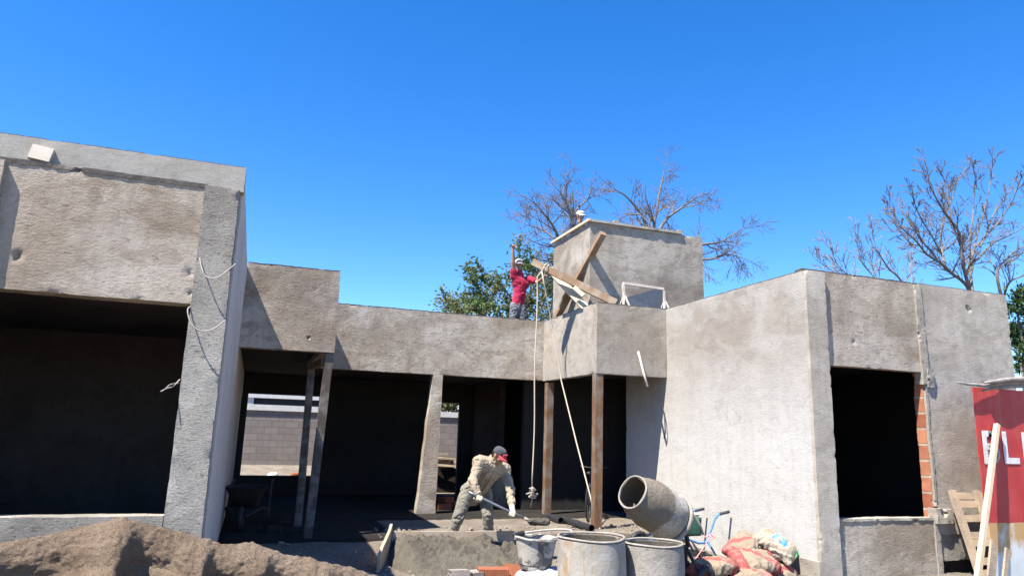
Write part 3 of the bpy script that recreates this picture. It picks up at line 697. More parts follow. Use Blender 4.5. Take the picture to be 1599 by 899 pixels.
for y in (8.1, 8.62):
    wm = Matrix.Translation((5.58, y, -.08)) @ Matrix.Rotation(R(90), 4, 'X')
    MB().lathe([(.05, -.03), (.12, -.03), (.14, 0), (.12, .03), (.05, .03), (.05, -.03)], 24, wm).build('wheel', M['black_plastic'], mx, smooth=True)

# ================================================================== wheelbarrows
def barrow(label, name='wheelbarrow', y0=10.05, y1=10.70, tube_m='blue_paint', tray_m=None, org=None):
    e = empty(name, org or (6.6, 10.4, -.2), label, 'wheelbarrow', 'wheelbarrows')
    for i, y in enumerate((y0, y1)):
        yy = y; xo = -.02 if i == 0 else -.05; zo = 0 if i == 0 else -.02
        path = [(7.40+xo, yy, .49+zo), (7.30+xo, yy, .475+zo), (7.19+xo, yy, .445+zo), (7.13+xo, yy, .38+zo), (7.0+xo, yy, .10+zo), (6.93, yy, .03), (6.80, yy, .02), (6.62, yy, .08), (6.35, yy+.05*(1 if i == 0 else -1), .12), (5.95, 10.37+(.06 if i else -.06), .02)]
        fr = MB().tube(path, .0185, 10); fr.build('handle_tube', M[tube_m], e, smooth=True)
        MB().tube([(7.405+xo, yy, .491+zo), (7.22+xo, yy, .458+zo)], .024, 10).build('grip', M['grip'], e, smooth=True)
        MB().tube([(6.96, yy, .05), (7.06, yy-.01, -.1), (7.12, yy-.02, -.21)], .017, 8).build('leg', M[tube_m], e, smooth=True)
        MB().tube([(6.66, yy, .07), (6.76, yy-.02, -.08), (6.80, yy-.03, -.21)], .017, 8).build('leg', M['dark_iron'], e, smooth=True)
    tm = M[tray_m] if tray_m else M['drum_rim']
    # hollow tray: lofted rectangle, wide at the rim
    tr = MB(); rings = []
    ym = (y0+y1)/2
    for (z, xa, xb, hw, ins) in ((.12, 6.34, 6.72, .18, 0), (.26, 6.20, 6.82, .23, 0), (.43, 5.98, 6.92, .30, 0), (.45, 5.96, 6.94, .315, 0), (.435, 5.99, 6.91, .29, 1), (.27, 6.22, 6.80, .215, 1), (.14, 6.36, 6.70, .165, 1)):
        ring = []
        for k_ in range(32):
            a = 2*math.pi*k_/32; cx = math.copysign(abs(math.cos(a))**.45, math.cos(a)); cy = math.copysign(abs(math.sin(a))**.45, math.sin(a))
            ring.append(((xa+xb)/2+(xb-xa)/2*cx, ym+hw*cy, z+.03*cx*(1 if z > .5 else 0)))
        rings.append(ring)
    for i, ring in enumerate(rings):
        tr.v += ring
        if i: tr.f += [((i-1)*32+q, (i-1)*32+(q+1) % 32, i*32+(q+1) % 32, i*32+q) for q in range(32)]
    tr.f.append(tuple(range(31, -1, -1))); tr.f.append(tuple(range(6*32, 7*32)))
    tr.build('tray', tm, e, smooth=True, angle=50)
    wm = Matrix.Translation((5.93, ym, -.01)) @ Matrix.Rotation(R(90), 4, 'X')
    wh = MB().lathe([(.13, -.035), (.165, -.04), (.19, 0), (.165, .04), (.13, .035), (.13, -.035)], 32, wm).build('tyre', M['black_plastic'], e, smooth=True)
    MB().lathe([(.0, -.03), (.03, -.04), (.04, -.01), (.125, -.025), (.125, .025), (.04, .01), (.03, .04), (0, .03)], 32, wm).build('rim', M['dark_iron'], e, smooth=True)
    return e
k = NT('tray_cement'); v = k.map(); k.col(k.mix(k.ramp(k.noise(v, 6, 5, .65), [(.35, 0.), (.65, 1.)]), (.32, .295, .26), (.46, .43, .39))); k.bump(k.noise(v, 25, 5, .7), .5, .01); M['tray'] = k.m
bw = barrow('blue handled wheelbarrow with a pale cemented tray, parked against the sunlit wall', tray_m='tray')
def copy_thing(o, loc, rz, label, name=None):
    c = o.copy(); COL.objects.link(c); c.location = loc; c.rotation_euler = (0, 0, rz); c['label'] = label
    for ch in list(o.children):
        d = ch.copy(); COL.objects.link(d); d.parent = c; d.matrix_parent_inverse = ch.matrix_parent_inverse.copy()
        for g2 in ch.children: q = g2.copy(); COL.objects.link(q); q.parent = d; q.matrix_parent_inverse = g2.matrix_parent_inverse.copy()
    return c
bw2 = copy_thing(bw, (.02, 13.0, .0), R(84), 'wheelbarrow in colours darkened for shade, parked in the shaded porch beside the left wing')
for ch in bw2.children:
    if ch.name.startswith('tray') or ch.name.startswith('handle_tube') or ch.name.startswith('leg'):
        ch.data = ch.data.copy(); ch.data.materials[0] = M['dark_iron'] if not ch.name.startswith('tray') else simple('shade_painted_iron', (.03, .026, .024), .9)  # tray, tubes and legs recoloured dark to paint in the porch shade
pk = MB().tube([at(1111, 832, Y=9.9), at(1106, 842, Y=9.85), at(1096, 858, Y=9.7), at(1086, 872, Y=9.6)], .008, 5)
pk.tube([at(1100, 838, Y=9.98), at(1110, 834, Y=9.98), at(1116, 838, Y=9.98), at(1108, 842, Y=9.98)], .010, 5); tag(pk.build('tie_cord', M['pink_cord']), 'pink cord knotted on the blue handle of the wheelbarrow', 'cord')

# ================================================================== cement bags
def bagmat(name, paper, red, seed, emblem=False):
    k = NT(name); v = k.map(); x, y, z = k.sep()
    c = k.mix(k.ramp(k.noise(k.map(loc=(seed, 0, 0)), 5, 5, .6), [(.35, 0.), (.65, 1.)]), tuple(q*.85 for q in paper), paper)
    wob = k.math('MULTIPLY_ADD', k.noise(v, 3, 2), .08, k.math('ABSOLUTE', x))
    if emblem:
        def disk(cx, cy, r0, r1=0.):
            dx = k.math('SUBTRACT', x, cx); dy = k.math('SUBTRACT', y, cy); rr = k.math('SQRT', k.math('ADD', k.math('MULTIPLY', dx, dx), k.math('MULTIPLY', dy, dy)))
            return k.math('MULTIPLY', k.math('LESS_THAN', rr, r0), k.math('GREATER_THAN', rr, r1))
        c = k.mix(k.math('MULTIPLY', disk(-.17, .06, .065, .0), .75), c, (.62, .13, .09)); c = k.mix(k.math('MULTIPLY', disk(-.17, .06, .045, .030), .6), c, paper)
        # blue chevron and bar
        dx = k.math('ABSOLUTE', k.math('SUBTRACT', y, -.0)); sh_ = k.math('SUBTRACT', k.math('SUBTRACT', x, .02), k.math('MULTIPLY', dx, -.9))
        c = k.mix(k.math('MULTIPLY', k.math('MULTIPLY', k.math('LESS_THAN', sh_, .13), k.math('GREATER_THAN', sh_, .04)), k.math('LESS_THAN', dx, .09)), c, (.07, .25, .62))
        bar = k.math('MULTIPLY', k.math('LESS_THAN', k.math('ABSOLUTE', k.math('SUBTRACT', x, -.06)), .025), k.math('LESS_THAN', dx, .12)); c = k.mix(bar, c, (.12, .30, .60))
        gr = k.math('MULTIPLY', k.math('GREATER_THAN', x, .24), k.math('GREATER_THAN', y, .06)); c = k.mix(gr, c, (.10, .38, .16))
    else:
        stp = k.math('GREATER_THAN', wob, .25); c = k.mix(stp, c, red)
        dg = k.math('ABSOLUTE', k.math('MULTIPLY_ADD', x, 1.2, k.math('MULTIPLY', y, 1.4))); c = k.mix(k.math('MULTIPLY', k.math('LESS_THAN', dg, .07), .9), c, red)
        # rows of small dark print
        row = k.math('GREATER_THAN', k.math('SINE', k.math('MULTIPLY', y, 190)), .1); wd = k.math('GREATER_THAN', k.noise(k.map(scale=(60, 6, 1), loc=(seed, 0, 0)), 1.5, 2, .5), .5)
        zone = k.math('MULTIPLY', k.math('LESS_THAN', k.math('ABSOLUTE', k.math('SUBTRACT', x, .09)), .075), k.math('LESS_THAN', k.math('ABSOLUTE', y), .06))
        c = k.mix(k.math('MULTIPLY', k.math('MULTIPLY', k.math('MULTIPLY', row, wd), zone), .8), c, (.10, .08, .07))
    c = k.mix(k.ramp(k.noise(v, 7, 6, .7), [(.5, 0.), (.72, .75)]), c, (.27, .235, .19)); k.col(c)
    k.bump(k.noise(v, 12, 5, .65, 1.), .7, .03); k.b.inputs['Roughness'].default_value = .75; return k.m
pap = (.27, .212, .15); redc = (.28, .06, .055)
B1 = bagmat('bag_paper_a', pap, redc, 1.); B2 = bagmat('bag_paper_b', (.25, .195, .135), (.30, .07, .065), 5.); B3 = bagmat('bag_emblem', (.36, .305, .235), redc, 3., True)
gb = 'cement bags heaped against the wall'
bl = [(at(1112, 884, Y=8.35), .60, .38, .19, 10, B1, 1.2, 'limp pink and tan cement bag lying left of the heap, nearest the grey drum', (0, R(-6))),
      (at(1168, 900, Y=8.25), .62, .40, .20, -15, B2, 2.1, 'red ended cement bag at the bottom of the heap, below the printed middle bag', (R(6), 0)),
      (at(1215, 898, Y=8.45), .60, .40, .22, 40, B1, 3.7, 'bright red cement bag at the lower right of the heap, touching the wall foot', (R(20), R(-14))),
      (at(1180, 875, Y=8.42), .64, .40, .19, -8, B1, 4.4, 'tan cement bag with red bands and dark print lying across the middle of the heap', (R(24), R(4))),
      (at(1163, 850, Y=8.78), .60, .36, .18, 28, B2, 5.9, 'slumped pink ended bag reaching up to the left of the topmost bag', (R(14), R(-22))),
      (at(1212, 850, Y=8.62), .58, .42, .19, -58, B3, 6.3, 'topmost pale bag with a red disc and blue emblem', (R(10), R(32))),
      (at(1150, 905, Y=8.7), .62, .40, .2, 5, B2, 8.8, 'crushed tan bag hidden low behind the front bags of the heap', (0, 0)),
      (at(1205, 872, Y=8.85), .60, .40, .26, 60, B1, 9.4, 'full cement bag at the back of the heap, propping up the topmost pale bag', (R(6), 0))]
for (loc, L, W, h_, rz, m_, sd, lb, tl) in bl:
    tag(sack('cement_bag', loc, L, W, h_, R(rz), m_, sd, .022, .03, tl), lb, 'bag', gb)

# ================================================================== right: pallet, boards, painted sheet, sticks
PL = empty('wooden_pallet', (9.9, 7.9, -.2), 'weathered wooden pallet tilted against the wall below the right corner', 'pallet')
tl = at(1486, 765, Y=8.08); bL = at(1533, 905, Y=7.62); wv = Vector((1.0, -.06, .0)); dn = (bL-tl); LN = dn.length; dn.normalize(); nrm = wv.cross(dn).normalized()
if nrm.y > 0: nrm = -nrm
for i, off in enumerate((0.0, .46, .92)):
    a = tl + wv*off - nrm*.0; MB().beam(a, a+dn*LN, .055 if i else .06, .10, wv, .004).build('stringer', M['wood_grey'], PL)
for q, t in enumerate((.055, .155, .32, .515, .60, .80, .93)):
    a = tl + dn*LN*t - nrm*.045; MB().beam(a+wv*.035, a+wv*.97+Vector((0, 0, .005*q)), .018, .10, nrm.cross(wv), .004).build('slat', M['wood_grey'], PL)
SH = empty('painted_sheet', (10.8, 7.45, -.25), 'red over white painted metal sheet with the white letters BL, standing at the right edge', 'sheet')
k = NT('sheet_red'); v = k.map(); x, y, z = k.sep()
c = k.mix(k.ramp(k.noise(v, 2.5, 5, .6), [(.3, 0.), (.7, 1.)]), (.38, .028, .03), (.46, .06, .055))
c = k.mix(k.math('MULTIPLY', k.ramp(k.noise(k.map(scale=(6, 1, .35)), 1.2, 4, .6), [(.5, 0.), (.75, 1.)]), k.math('MULTIPLY_ADD', z, .7, -1.1, True)), c, (.40, .19, .10))
k.col(c); k.b.inputs['Roughness'].default_value = .5; k.bump(k.noise(v, 3, 3), .12, .03); M['sheet_red'] = k.m
k = NT('sheet_white'); v = k.map(); x, y, z = k.sep()
c = k.mix(k.ramp(k.noise(v, 3, 4), [(.3, 0.), (.7, 1.)]), (.50, .53, .53), (.60, .63, .62))
rs = k.math('ADD', k.math('MULTIPLY', k.noise(k.map(scale=(3, 1, 1.6)), 1.3, 5, .7), 1.), k.math('MULTIPLY', k.math('SUBTRACT', z, .25), .45))
c = k.mix(k.ramp(rs, [(.50, 0.), (.64, .9)]), c, (.46, .25, .075)); k.col(c); k.b.inputs['Roughness'].default_value = .5; M['sheet_white'] = k.m
sx0 = 9.80
s1 = MB(); 
s1.rough(sx0-.09, 12.2, 7.45, 7.462, .60, 2.47, .1, .004, (), .004)
s1.build('red_panel', M['sheet_red'], SH, smooth=False)
s2 = MB(); s2.rough(sx0-.04, 12.2, 7.447, 7.459, -.3, .598, .1, .003, (), .004); s2.build('white_panel', M['sheet_white'], SH)
def strokes(polys, y, wd, name, mat, parent):
    b = MB()
    for pl in polys:
        pts = [Vector((p[0], y, p[1])) for p in pl]; 
        for a, c2 in zip(pts, pts[1:]):
            d = (c2-a).normalized(); nn = Vector((-d.z, 0, d.x))*wd/2
            ext = d*wd*.15
            vs = [a-ext+nn, c2+ext+nn, c2+ext-nn, a-ext-nn]; b.add([tuple(q) for q in vs]+[tuple(q+Vector((0, -.0025, 0))) for q in vs], [(4, 5, 6, 7), (0, 3, 2, 1), (0, 1, 5, 4), (1, 2, 6, 5), (2, 3, 7, 6), (3, 0, 4, 7)])
        y -= .0007
    return b.build(name, mat, parent)
lm = simple('spray_white', (.62, .60, .585), .7, 0, .14, 7)
def arc(cx, cz, rx, rz, a0, a1, n=10): return [(cx+rx*math.cos(R(a0+(a1-a0)*i/n)), cz+rz*math.sin(R(a0+(a1-a0)*i/n))) for i in range(n+1)]
zt, zb, zm = 1.85, 1.42, 1.645
bx = sx0+.035
strokes([[(bx, zt), (bx, zb)], [(bx-.02, zt-.03), (bx+.10, zt-.03)]+arc(bx+.10, (zt+zm)/2-.015, .10, (zt-zm)/2-.015, 90, -90)+[(bx, zm)],
         [(bx, zm-.005), (bx+.12, zm-.005)]+arc(bx+.12, (zm+zb)/2+.01, .11, (zm-zb)/2-.012, 90, -90)+[(bx-.02, zb+.02)]], 7.443, .085, 'lettering', lm, SH)
lx = bx+.40
strokes([[(lx, zt), (lx, zb)], [(lx-.03, zb+.03), (lx+.25, zb+.03)]], 7.443, .085, 'lettering', lm, SH)
strokes([[(lx+.40, zt), (lx+.40, zb)]], 7.443, .085, 'lettering', lm, SH)
tz = simple('spray_teal', (.10, .55, .50), .6, 0, .05)
strokes([arc(10.62, .20, .13, .14, 60, 230), arc(10.45, -.06, .14, .15, 70, -60), [(10.52, -.24), (10.9, -.26)]], 7.440, .045, 'lettering', tz, SH)
pk = MB().beam(at(1525, 915, Y=7.08), at(1557, 662, Y=7.40), .065, .055, Vector((1, 0, 0)), .004); tag(pk.build('leaning_plank', M['wood_pale']), 'long pale plank leaning on the red sheet', 'plank')
def short_board(px, py, wpx, Yb, lab, lean):
    tp = at(px, py, Y=Yb+lean); bt_ = at(px-10, 960, Y=Yb); tag(MB().beam(bt_, tp, wpx, .028, Vector((0, 1, 0)), .003).build('short_board', M['wood_grey']), lab, 'board', 'short boards below the sheet')
short_board(1552, 851, .13, 6.82, 'wide short grey board standing at the foot of the red and white sheet', .16)
short_board(1573, 856, .075, 6.84, 'narrow short board standing right of the wide one', .16)
def stick(pts, r, lab):
    b = MB(); P3 = [at(px, py, Y=y) for (px, py, y) in pts]; ps = []
    for a, c2 in zip(P3, P3[1:]):
        for i in range(6): ps.append(a.lerp(c2, i/6)+noise.noise_vector(a.lerp(c2, i/6)*5)*.018)
    ps.append(P3[-1]); n_ = len(ps); b.tube(ps, [r*(.55+.6*min(1, i/(n_*.4))) for i in range(n_)], 8)
    tag(b.build('dry_branch', M['bark_pale'], smooth=True), lab, 'branch', 'dry branches on the sheet')
stick([(1496, 597, 7.36), (1540, 602, 7.38), (1575, 598, 7.4), (1640, 594, 7.44)], .026, 'pale dry branch with a pointed end jutting left over the sheet')
stick([(1538, 598, 7.33), (1560, 594, 7.34), (1640, 589, 7.36)], .030, 'thicker branch lying uppermost on top of the sheet')
stick([(1535, 609, 7.40), (1570, 604, 7.43), (1640, 599, 7.47)], .026, 'dark barked branch lowest on the top edge of the sheet')

# ================================================================== timbers, ropes, sawhorse on the roof
a0 = at(832, 409, Y=13.15); a1 = at(962, 473, Y=12.25)
tag(MB().beam(a0, a1, .13, .14, amp=.006).build('hoist_beam', wood('hoist_wood', (.19, .11, .065), (.30, .20, .125), 0, (.34, .28, .21), 3.)), 'thick brown timber jutting out over the courtyard to carry the ropes', 'timber', 'timbers of the rope hoist')
b0 = at(942, 364, Y=12.28); b1 = at(871, 492, Y=13.9)
tag(MB().beam(b1, b0, .12, .12, Vector((0, 1, 0)), .006).build('hoist_prop', M['wood_brown']), 'long reddish timber crossing steeply in front of the tank tower', 'timber', 'timbers of the rope hoist')
tag(MB().beam(at(857, 419, Y=13.35), at(914, 480, Y=12.55), .17, .035, Vector((0, 1, 0)), .003).build('hoist_plank', M['wood_pale_x']), 'pale new plank sloping down behind the crossed timbers', 'plank', 'timbers of the rope hoist')
tag(MB().beam(at(896, 449, Y=12.6), at(911, 462, Y=12.45), .09, .05, Vector((0, 1, 0))).build('hoist_cleat', M['wood_pale_x']), 'short pale cleat nailed on top of the sloping pale plank', 'board')
tag(MB().beam(at(875, 478, Y=13.72), at(889, 445, Y=13.12), .07, .05, Vector((0, 1, 0))).build('hoist_strut', M['wood_brown']), 'short brown offcut strapped beside the foot of the steep timber', 'timber')
wr = MB(); dA = (a1-a0).normalized(); u_, v_ = basis(dA)
for tt in (.15, .18):
    p = a0+(a1-a0)*tt; wr.tube([p+(u_*math.cos(q*math.pi/6)+v_*math.sin(q*math.pi/6))*.105 for q in range(13)], .010, 6)
tag(wr.build('rope_lashing', M['rope'], smooth=True), 'turns of rope lashed round the jutting brown timber', 'rope')
ra = a0+(a1-a0)*.05+Vector((0, 0, -.08))
top1 = at(839, 432, Y=13.05); 
rp = MB().tube([a0+(a1-a0)*.14+Vector((-.02, -.07, -.02)), top1]+[Vector((top1.x+.012*math.sin(q*.9), top1.y, top1.z+(.62-top1.z)*q/12)) for q in range(1, 13)], .0125, 8)
tag(rp.build('hanging_rope', M['rope'], smooth=True), 'straight pale rope hanging down with a bundle tied at its end', 'rope', 'hoist ropes')
bnd = MB(); c0 = Vector((top1.x+.0, top1.y, .55)); rng = random.Random(5)
for q in range(5):
    o = Vector((rng.uniform(-.05, .05), rng.uniform(-.04, .04), -.02+.035*(q-2))); rr = .048+rng.uniform(-.01, .012)
    ps = [c0+o+Vector((rr*1.25*math.cos(s_*math.pi/5), rr*.8*math.sin(s_*math.pi/5), .02*math.sin(s_*.63+q))) for s_ in range(11)]; bnd.tube(ps, .013, 6)
bnd.blob(c0+Vector((0, 0, .07)), c0+Vector((0, 0, -.06)), .03, .036)
bnd.tube([c0+Vector((.02, 0, -.05)), c0+Vector((.0, .0, -.12)), c0+Vector((-.03, 0, -.28))], .008, 5)
tag(bnd.build('rope_knot', M['cord'], smooth=True), 'bulky pale knot of rope dangling beside the shaded timber prop', 'rope knot')
r2 = [at(846, 424, Y=12.98), at(862, 508, Y=13.2), at(876, 592, Y=13.15), at(900, 690, Y=12.7), at(922, 775, Y=12.25), at(930, 812, Y=12.1), at(937, 826, Y=11.93)]
ps = []
for a, c2 in zip(r2, r2[1:]):
    for i in range(4): ps.append(a.lerp(c2, i/4))
ps.append(r2[-1])
tag(MB().tube(ps, .0135, 8).build('slanting_rope', M['rope'], smooth=True), 'pale rope running slantwise down to the foot of the rusty brown prop', 'rope', 'hoist ropes')
SW = empty('sawhorse', (7.0, 12.35, 3.85), 'slender pale sawhorse on the roof before the tank tower', 'sawhorse')
p0 = at(973, 442, Y=12.32); p1 = at(1036, 451, Y=12.32); sm = simple('sawhorse_wood', (.58, .50, .42), .8, 0, .2)
MB().beam(p0, p1, .05, .05, amp=.004).build('top_bar', sm, SW)
for p in (p0, p1):
    MB().beam(p+Vector((0, 0, -.03)), p+Vector((.03, 0, -.36)), .045, .045, Vector((0, 1, 0))).build('post', sm, SW)
    for (dx, dy) in ((-.12, -.14), (.14, -.14), (-.12, .2), (.14, .2)):
        MB().beam(p+Vector((.03, 0, -.24)), Vector((p.x+dx*1.2+.03, p.y+dy, 3.86)), .035, .03, Vector((0, 1, 0))).build('leg', sm, SW)

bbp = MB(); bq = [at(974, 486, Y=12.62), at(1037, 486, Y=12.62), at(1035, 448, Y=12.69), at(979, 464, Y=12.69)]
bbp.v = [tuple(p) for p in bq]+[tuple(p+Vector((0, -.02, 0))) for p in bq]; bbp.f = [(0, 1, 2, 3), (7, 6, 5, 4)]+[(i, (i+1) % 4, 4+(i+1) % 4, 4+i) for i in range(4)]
tag(bbp.build('blue_grey_quad', simple('slate_blue', (.06, .075, .10), .7, 0, .15)), 'flat blue grey shape on the tower foot behind the sawhorse', 'panel')  # thin flat shape giving a dark blue grey area at the tower foot
# ================================================================== small things on the walls
cd = MB().tube([at(996, 547, Y=11.96), at(1000, 562, Y=11.84), at(1005, 582, Y=11.80), at(1011, 603, Y=11.74)], .022, 10); tag(cd.build('conduit', M['pvc'], smooth=True), 'pale conduit poking out of the corner parapet', 'pipe')
cd = MB().tube([at(1036, 640, X=7.41), at(1038, 655, X=7.38), at(1039, 675, X=7.37), at(1037, 684, X=7.37)], .012, 6); tag(cd.build('cable_end', M['dark_iron'], smooth=True), 'short dark cable end hanging on the sunlit wall near the porch shadow', 'cable')
def smooth_pts(ctrl, n=8):
    P3 = [Vector(c) for c in ctrl]; o = []
    for i in range(len(P3)-1):
        p0, p1, p2, p3 = P3[max(i-1, 0)], P3[i], P3[i+1], P3[min(i+2, len(P3)-1)]
        for q in range(n):
            t = q/n; o.append(.5*((2*p1)+(p2-p0)*t+(2*p0-5*p1+4*p2-p3)*t*t+(3*p1-p0-3*p2+p3)*t**3))
    return o+[P3[-1]]
def wire(pix, r, lab, grp='wire ends on the left pillar'):
    tag(MB().tube(smooth_pts([at(x, y, Y=yy) for (x, y, yy) in pix]), r, 6).build('wire', M['cord'], smooth=True), lab, 'wire', grp)
wire([(311, 396, 6.9), (314, 414, 6.84), (321, 431, 6.80), (338, 434, 6.78), (352, 425, 6.78), (368, 412, 6.83)], .0055, 'upper pale wire looping across the rough pillar')
wire([(300, 477, 6.9), (293, 484, 6.84), (298, 504, 6.80), (312, 516, 6.78), (332, 514, 6.78), (352, 500, 6.84)], .0055, 'lower pale wire looping from the opening across the rough pillar')
wire([(281, 592, 6.92), (270, 603, 6.86), (261, 606, 6.84), (251, 611, 6.82)], .005, 'short frayed wire end sticking out of the pillar edge into the dark opening')
wire([(279, 598, 6.92), (266, 600, 6.84), (257, 608, 6.80)], .004, 'finer wire strand beside the frayed wire end')
pf = tag(MB().beam(at(60, 251, Y=6.92), at(69, 231, Y=6.95), .165, .05, Vector((0, 1, 0)), .002).build('wood_block', simple('planed_block', (.44, .40, .33), .8, 0, .12, 5)), 'pale wooden block standing on the ledge of the left wing', 'block')

# three black pipe lengths, bricks and other stuff in the shade
for (a, b_, lab) in (((858, 806), (876, 812), 'black plastic pipe end lying nearest the shaded inner prop'), ((880, 810), (900, 817), 'middle one of three black pipe ends on the dusty floor'), ((900, 817), (924, 824), 'black pipe end lying nearest the rusty brown prop')):
    p = at(*a, Z=.06); q = at(*b_, Z=.06); d = (q-p).normalized(); T2 = Matrix.Translation(p) @ Vector((0, 0, 1)).rotation_difference(d).to_matrix().to_4x4(); L = (q-p).length; r = .06
    tag(MB().lathe([(r, 0), (r+.008, .0), (r+.008, .08), (r, .085), (r, L), (r-.008, L), (r-.008, 0), (r, 0)], 24, T2).build('black_pipe', M['black_plastic'], smooth=True, angle=40), lab, 'pipe', 'black pipe ends on the floor')
rng = random.Random(8)
for i, (x, y, z, rz, lab) in enumerate(((2.95, 13.6, 0, .3, 'dim red hollow brick lying behind the worker at the column foot'), (3.15, 13.9, 0, 1.2, 'second dim brick on the floor behind the worker'), (3.05, 13.7, .13, .7, 'dim brick lying on top of two others behind the worker'), (3.5, 14.2, 0, .1, 'lone dim brick just inside the doorway behind the worker'))):
    clay_brick((x+1.05, y+1.75, z), rz, 0, label=lab, group='bricks on the shaded floor')
for i in range(6):
    x = .95+rng.uniform(-.6, .7); y = 11.9+rng.uniform(0, 1.6)
    b = MB().rough(-.14, .14, -.08, .08, -.01, .05+.04*rng.random(), .035, .05, (), .05).build('rubble_lump', M['shade_concrete']); b.matrix_world = Matrix.Translation((x, y, 0)) @ Matrix.Rotation(rng.uniform(0, 3), 4, 'Z')  # lump colour darkened for the porch shade
    tag(b, 'flat lump of rubble in the shade of the porch beside the paired props', 'rubble', 'rubble on the porch floor')
# bicycle in the shade
BY = empty('bicycle', (6.65, 13.6, 0), 'dark bicycle standing in deep shade under the corner parapet', 'bicycle')
bo = Vector((6.62, 13.5, 0)); bd = Vector((.55, .83, 0)).normalized()
def bp(u, z): return bo+bd*u+Vector((0, 0, z))
for u in (-.52, .52):
    T2 = Matrix.Translation(bp(u, .33)) @ Vector((0, 0, 1)).rotation_difference(bd.cross(Vector((0, 0, 1)))).to_matrix().to_4x4()
    ring = [(.315+.018*math.cos(a), .018*math.sin(a)) for a in [2*math.pi*q/8 for q in range(9)]]; wh = MB().lathe(ring, 40, T2).build('wheel', M['black_plastic'], BY, smooth=True)
    sp = MB()
    for q in range(14): a = 2*math.pi*q/14; sp.tube([T2 @ Vector((.02*math.cos(a), .02*math.sin(a), 0)), T2 @ Vector((.3*math.cos(a), .3*math.sin(a), 0))], .0025, 3)
    sp.build('spokes', M['dark_iron'], wh)
f_ = MB()
for a, b_ in (((-.52, .33), (-.1, .3)), ((-.52, .33), (-.2, .78)), ((-.1, .3), (-.22, .88)), ((-.2, .78), (.36, .8)), ((-.1, .3), (.38, .7)), ((.34, .95), (.40, .62)), ((.40, .62), (.52, .33))): f_.tube([bp(*a), bp(*b_)], .016, 8)
f_.build('frame', M['dark_iron'], BY, smooth=True)
sd_ = bd.cross(Vector((0, 0, 1))); MB().tube([bp(.30, 1.0)-sd_*.28, bp(.36, .98)-sd_*.1, bp(.36, .98)+sd_*.1, bp(.30, 1.0)+sd_*.28], .013, 8).build('handlebar', M['dark_iron'], BY, smooth=True)
MB().blob(bp(-.34, .90), bp(-.12, .92), .07, .03, (0, 0, 1), .5).build('saddle', M['black_plastic'], BY, smooth=True)
tk = MB(); p = Vector((5.45, 15.9, 0)); tk.lathe([(0, .02), (.30, .0), (.33, .05), (.33, .55), (.30, .72), (.12, .8), (.0, .81)], 32, Matrix.Translation(p)); tag(tk.build('plastic_tank', simple('dull_plastic', (.17, .15, .11), .6), smooth=True), 'rounded dull plastic tank in the dark room behind the hanging rope', 'tank')

# ================================================================== behind the house
BW = empty('block_wall', (2, 24.1, .4), 'grey concrete block boundary wall with white coping seen through the back openings', 'wall')
MB().box(-8, 22, 24.0, 24.2, -.3, 2.12).build('masonry', M['block_wall'], BW)
MB().box(-8, 22, 23.95, 24.25, 2.122, 2.30).build('coping', M['white_paint'], BW)
NB = empty('neighbour_house', (0, 32, .4), 'low white neighbouring house with a dark window band just above the block wall', 'house')
MB().box(-7, 4.2, 28.6, 36, .2, 2.42).build('wall', simple('cream_wall', (.30, .26, .20), .9), NB)
MB().box(-7, 4.2, 28.62, 36, 2.42, 2.67).build('window_band', simple('dark_glass', (.03, .035, .05), .2), NB)
MB().box(-7.3, 4.5, 28.3, 36.3, 2.672, 2.85).build('roof_edge', M['white_paint'], NB)
MB().box(-.35, -.02, 28.35, 28.6, .2, 2.67).build('corner_post', M['white_paint'], NB)
rb = MB(); rng = random.Random(3)
ps_ = empty('brick_stack', (5.2, 20.3, .2), 'stack of hollow bricks topped with broken timber, standing in the sun outside the back doorway', 'brick stack')
MB().rough(4.75, 5.6, 20.0, 20.6, -.1, .62, .1, .02, (), .02).build('bricks', M['brick_dark'], ps_)
for q in range(6):
    a = Vector((4.75+rng.uniform(0, .3), 20.0+rng.uniform(-.1, .4), .66+.06*q)); MB().beam(a, a+Vector((rng.uniform(.5, .8), rng.uniform(-.2, .2), rng.uniform(-.05, .05))), .1, .05, amp=.01).build('board', M['wood_pale_x'], ps_)
MB().rough(4.9, 5.5, 20.05, 20.5, .64, .9, .1, .03, (), .03).build('bricks', M['brick_dark'], ps_)
st = MB().blob((.62, 20.6, .32), (.70, 20.6, .34), .11, .10, n=12); tag(st.build('pale_stone', M['white_paint'], smooth=True), 'pale rounded stone on the ground before the block wall', 'stone')
st = MB().blob((1.2, 21.0, .34), (1.32, 21.0, .36), .07, .06, n=10); tag(st.build('broken_brick', M['clay'], smooth=True), 'reddish broken brick on the ground before the block wall', 'brick')
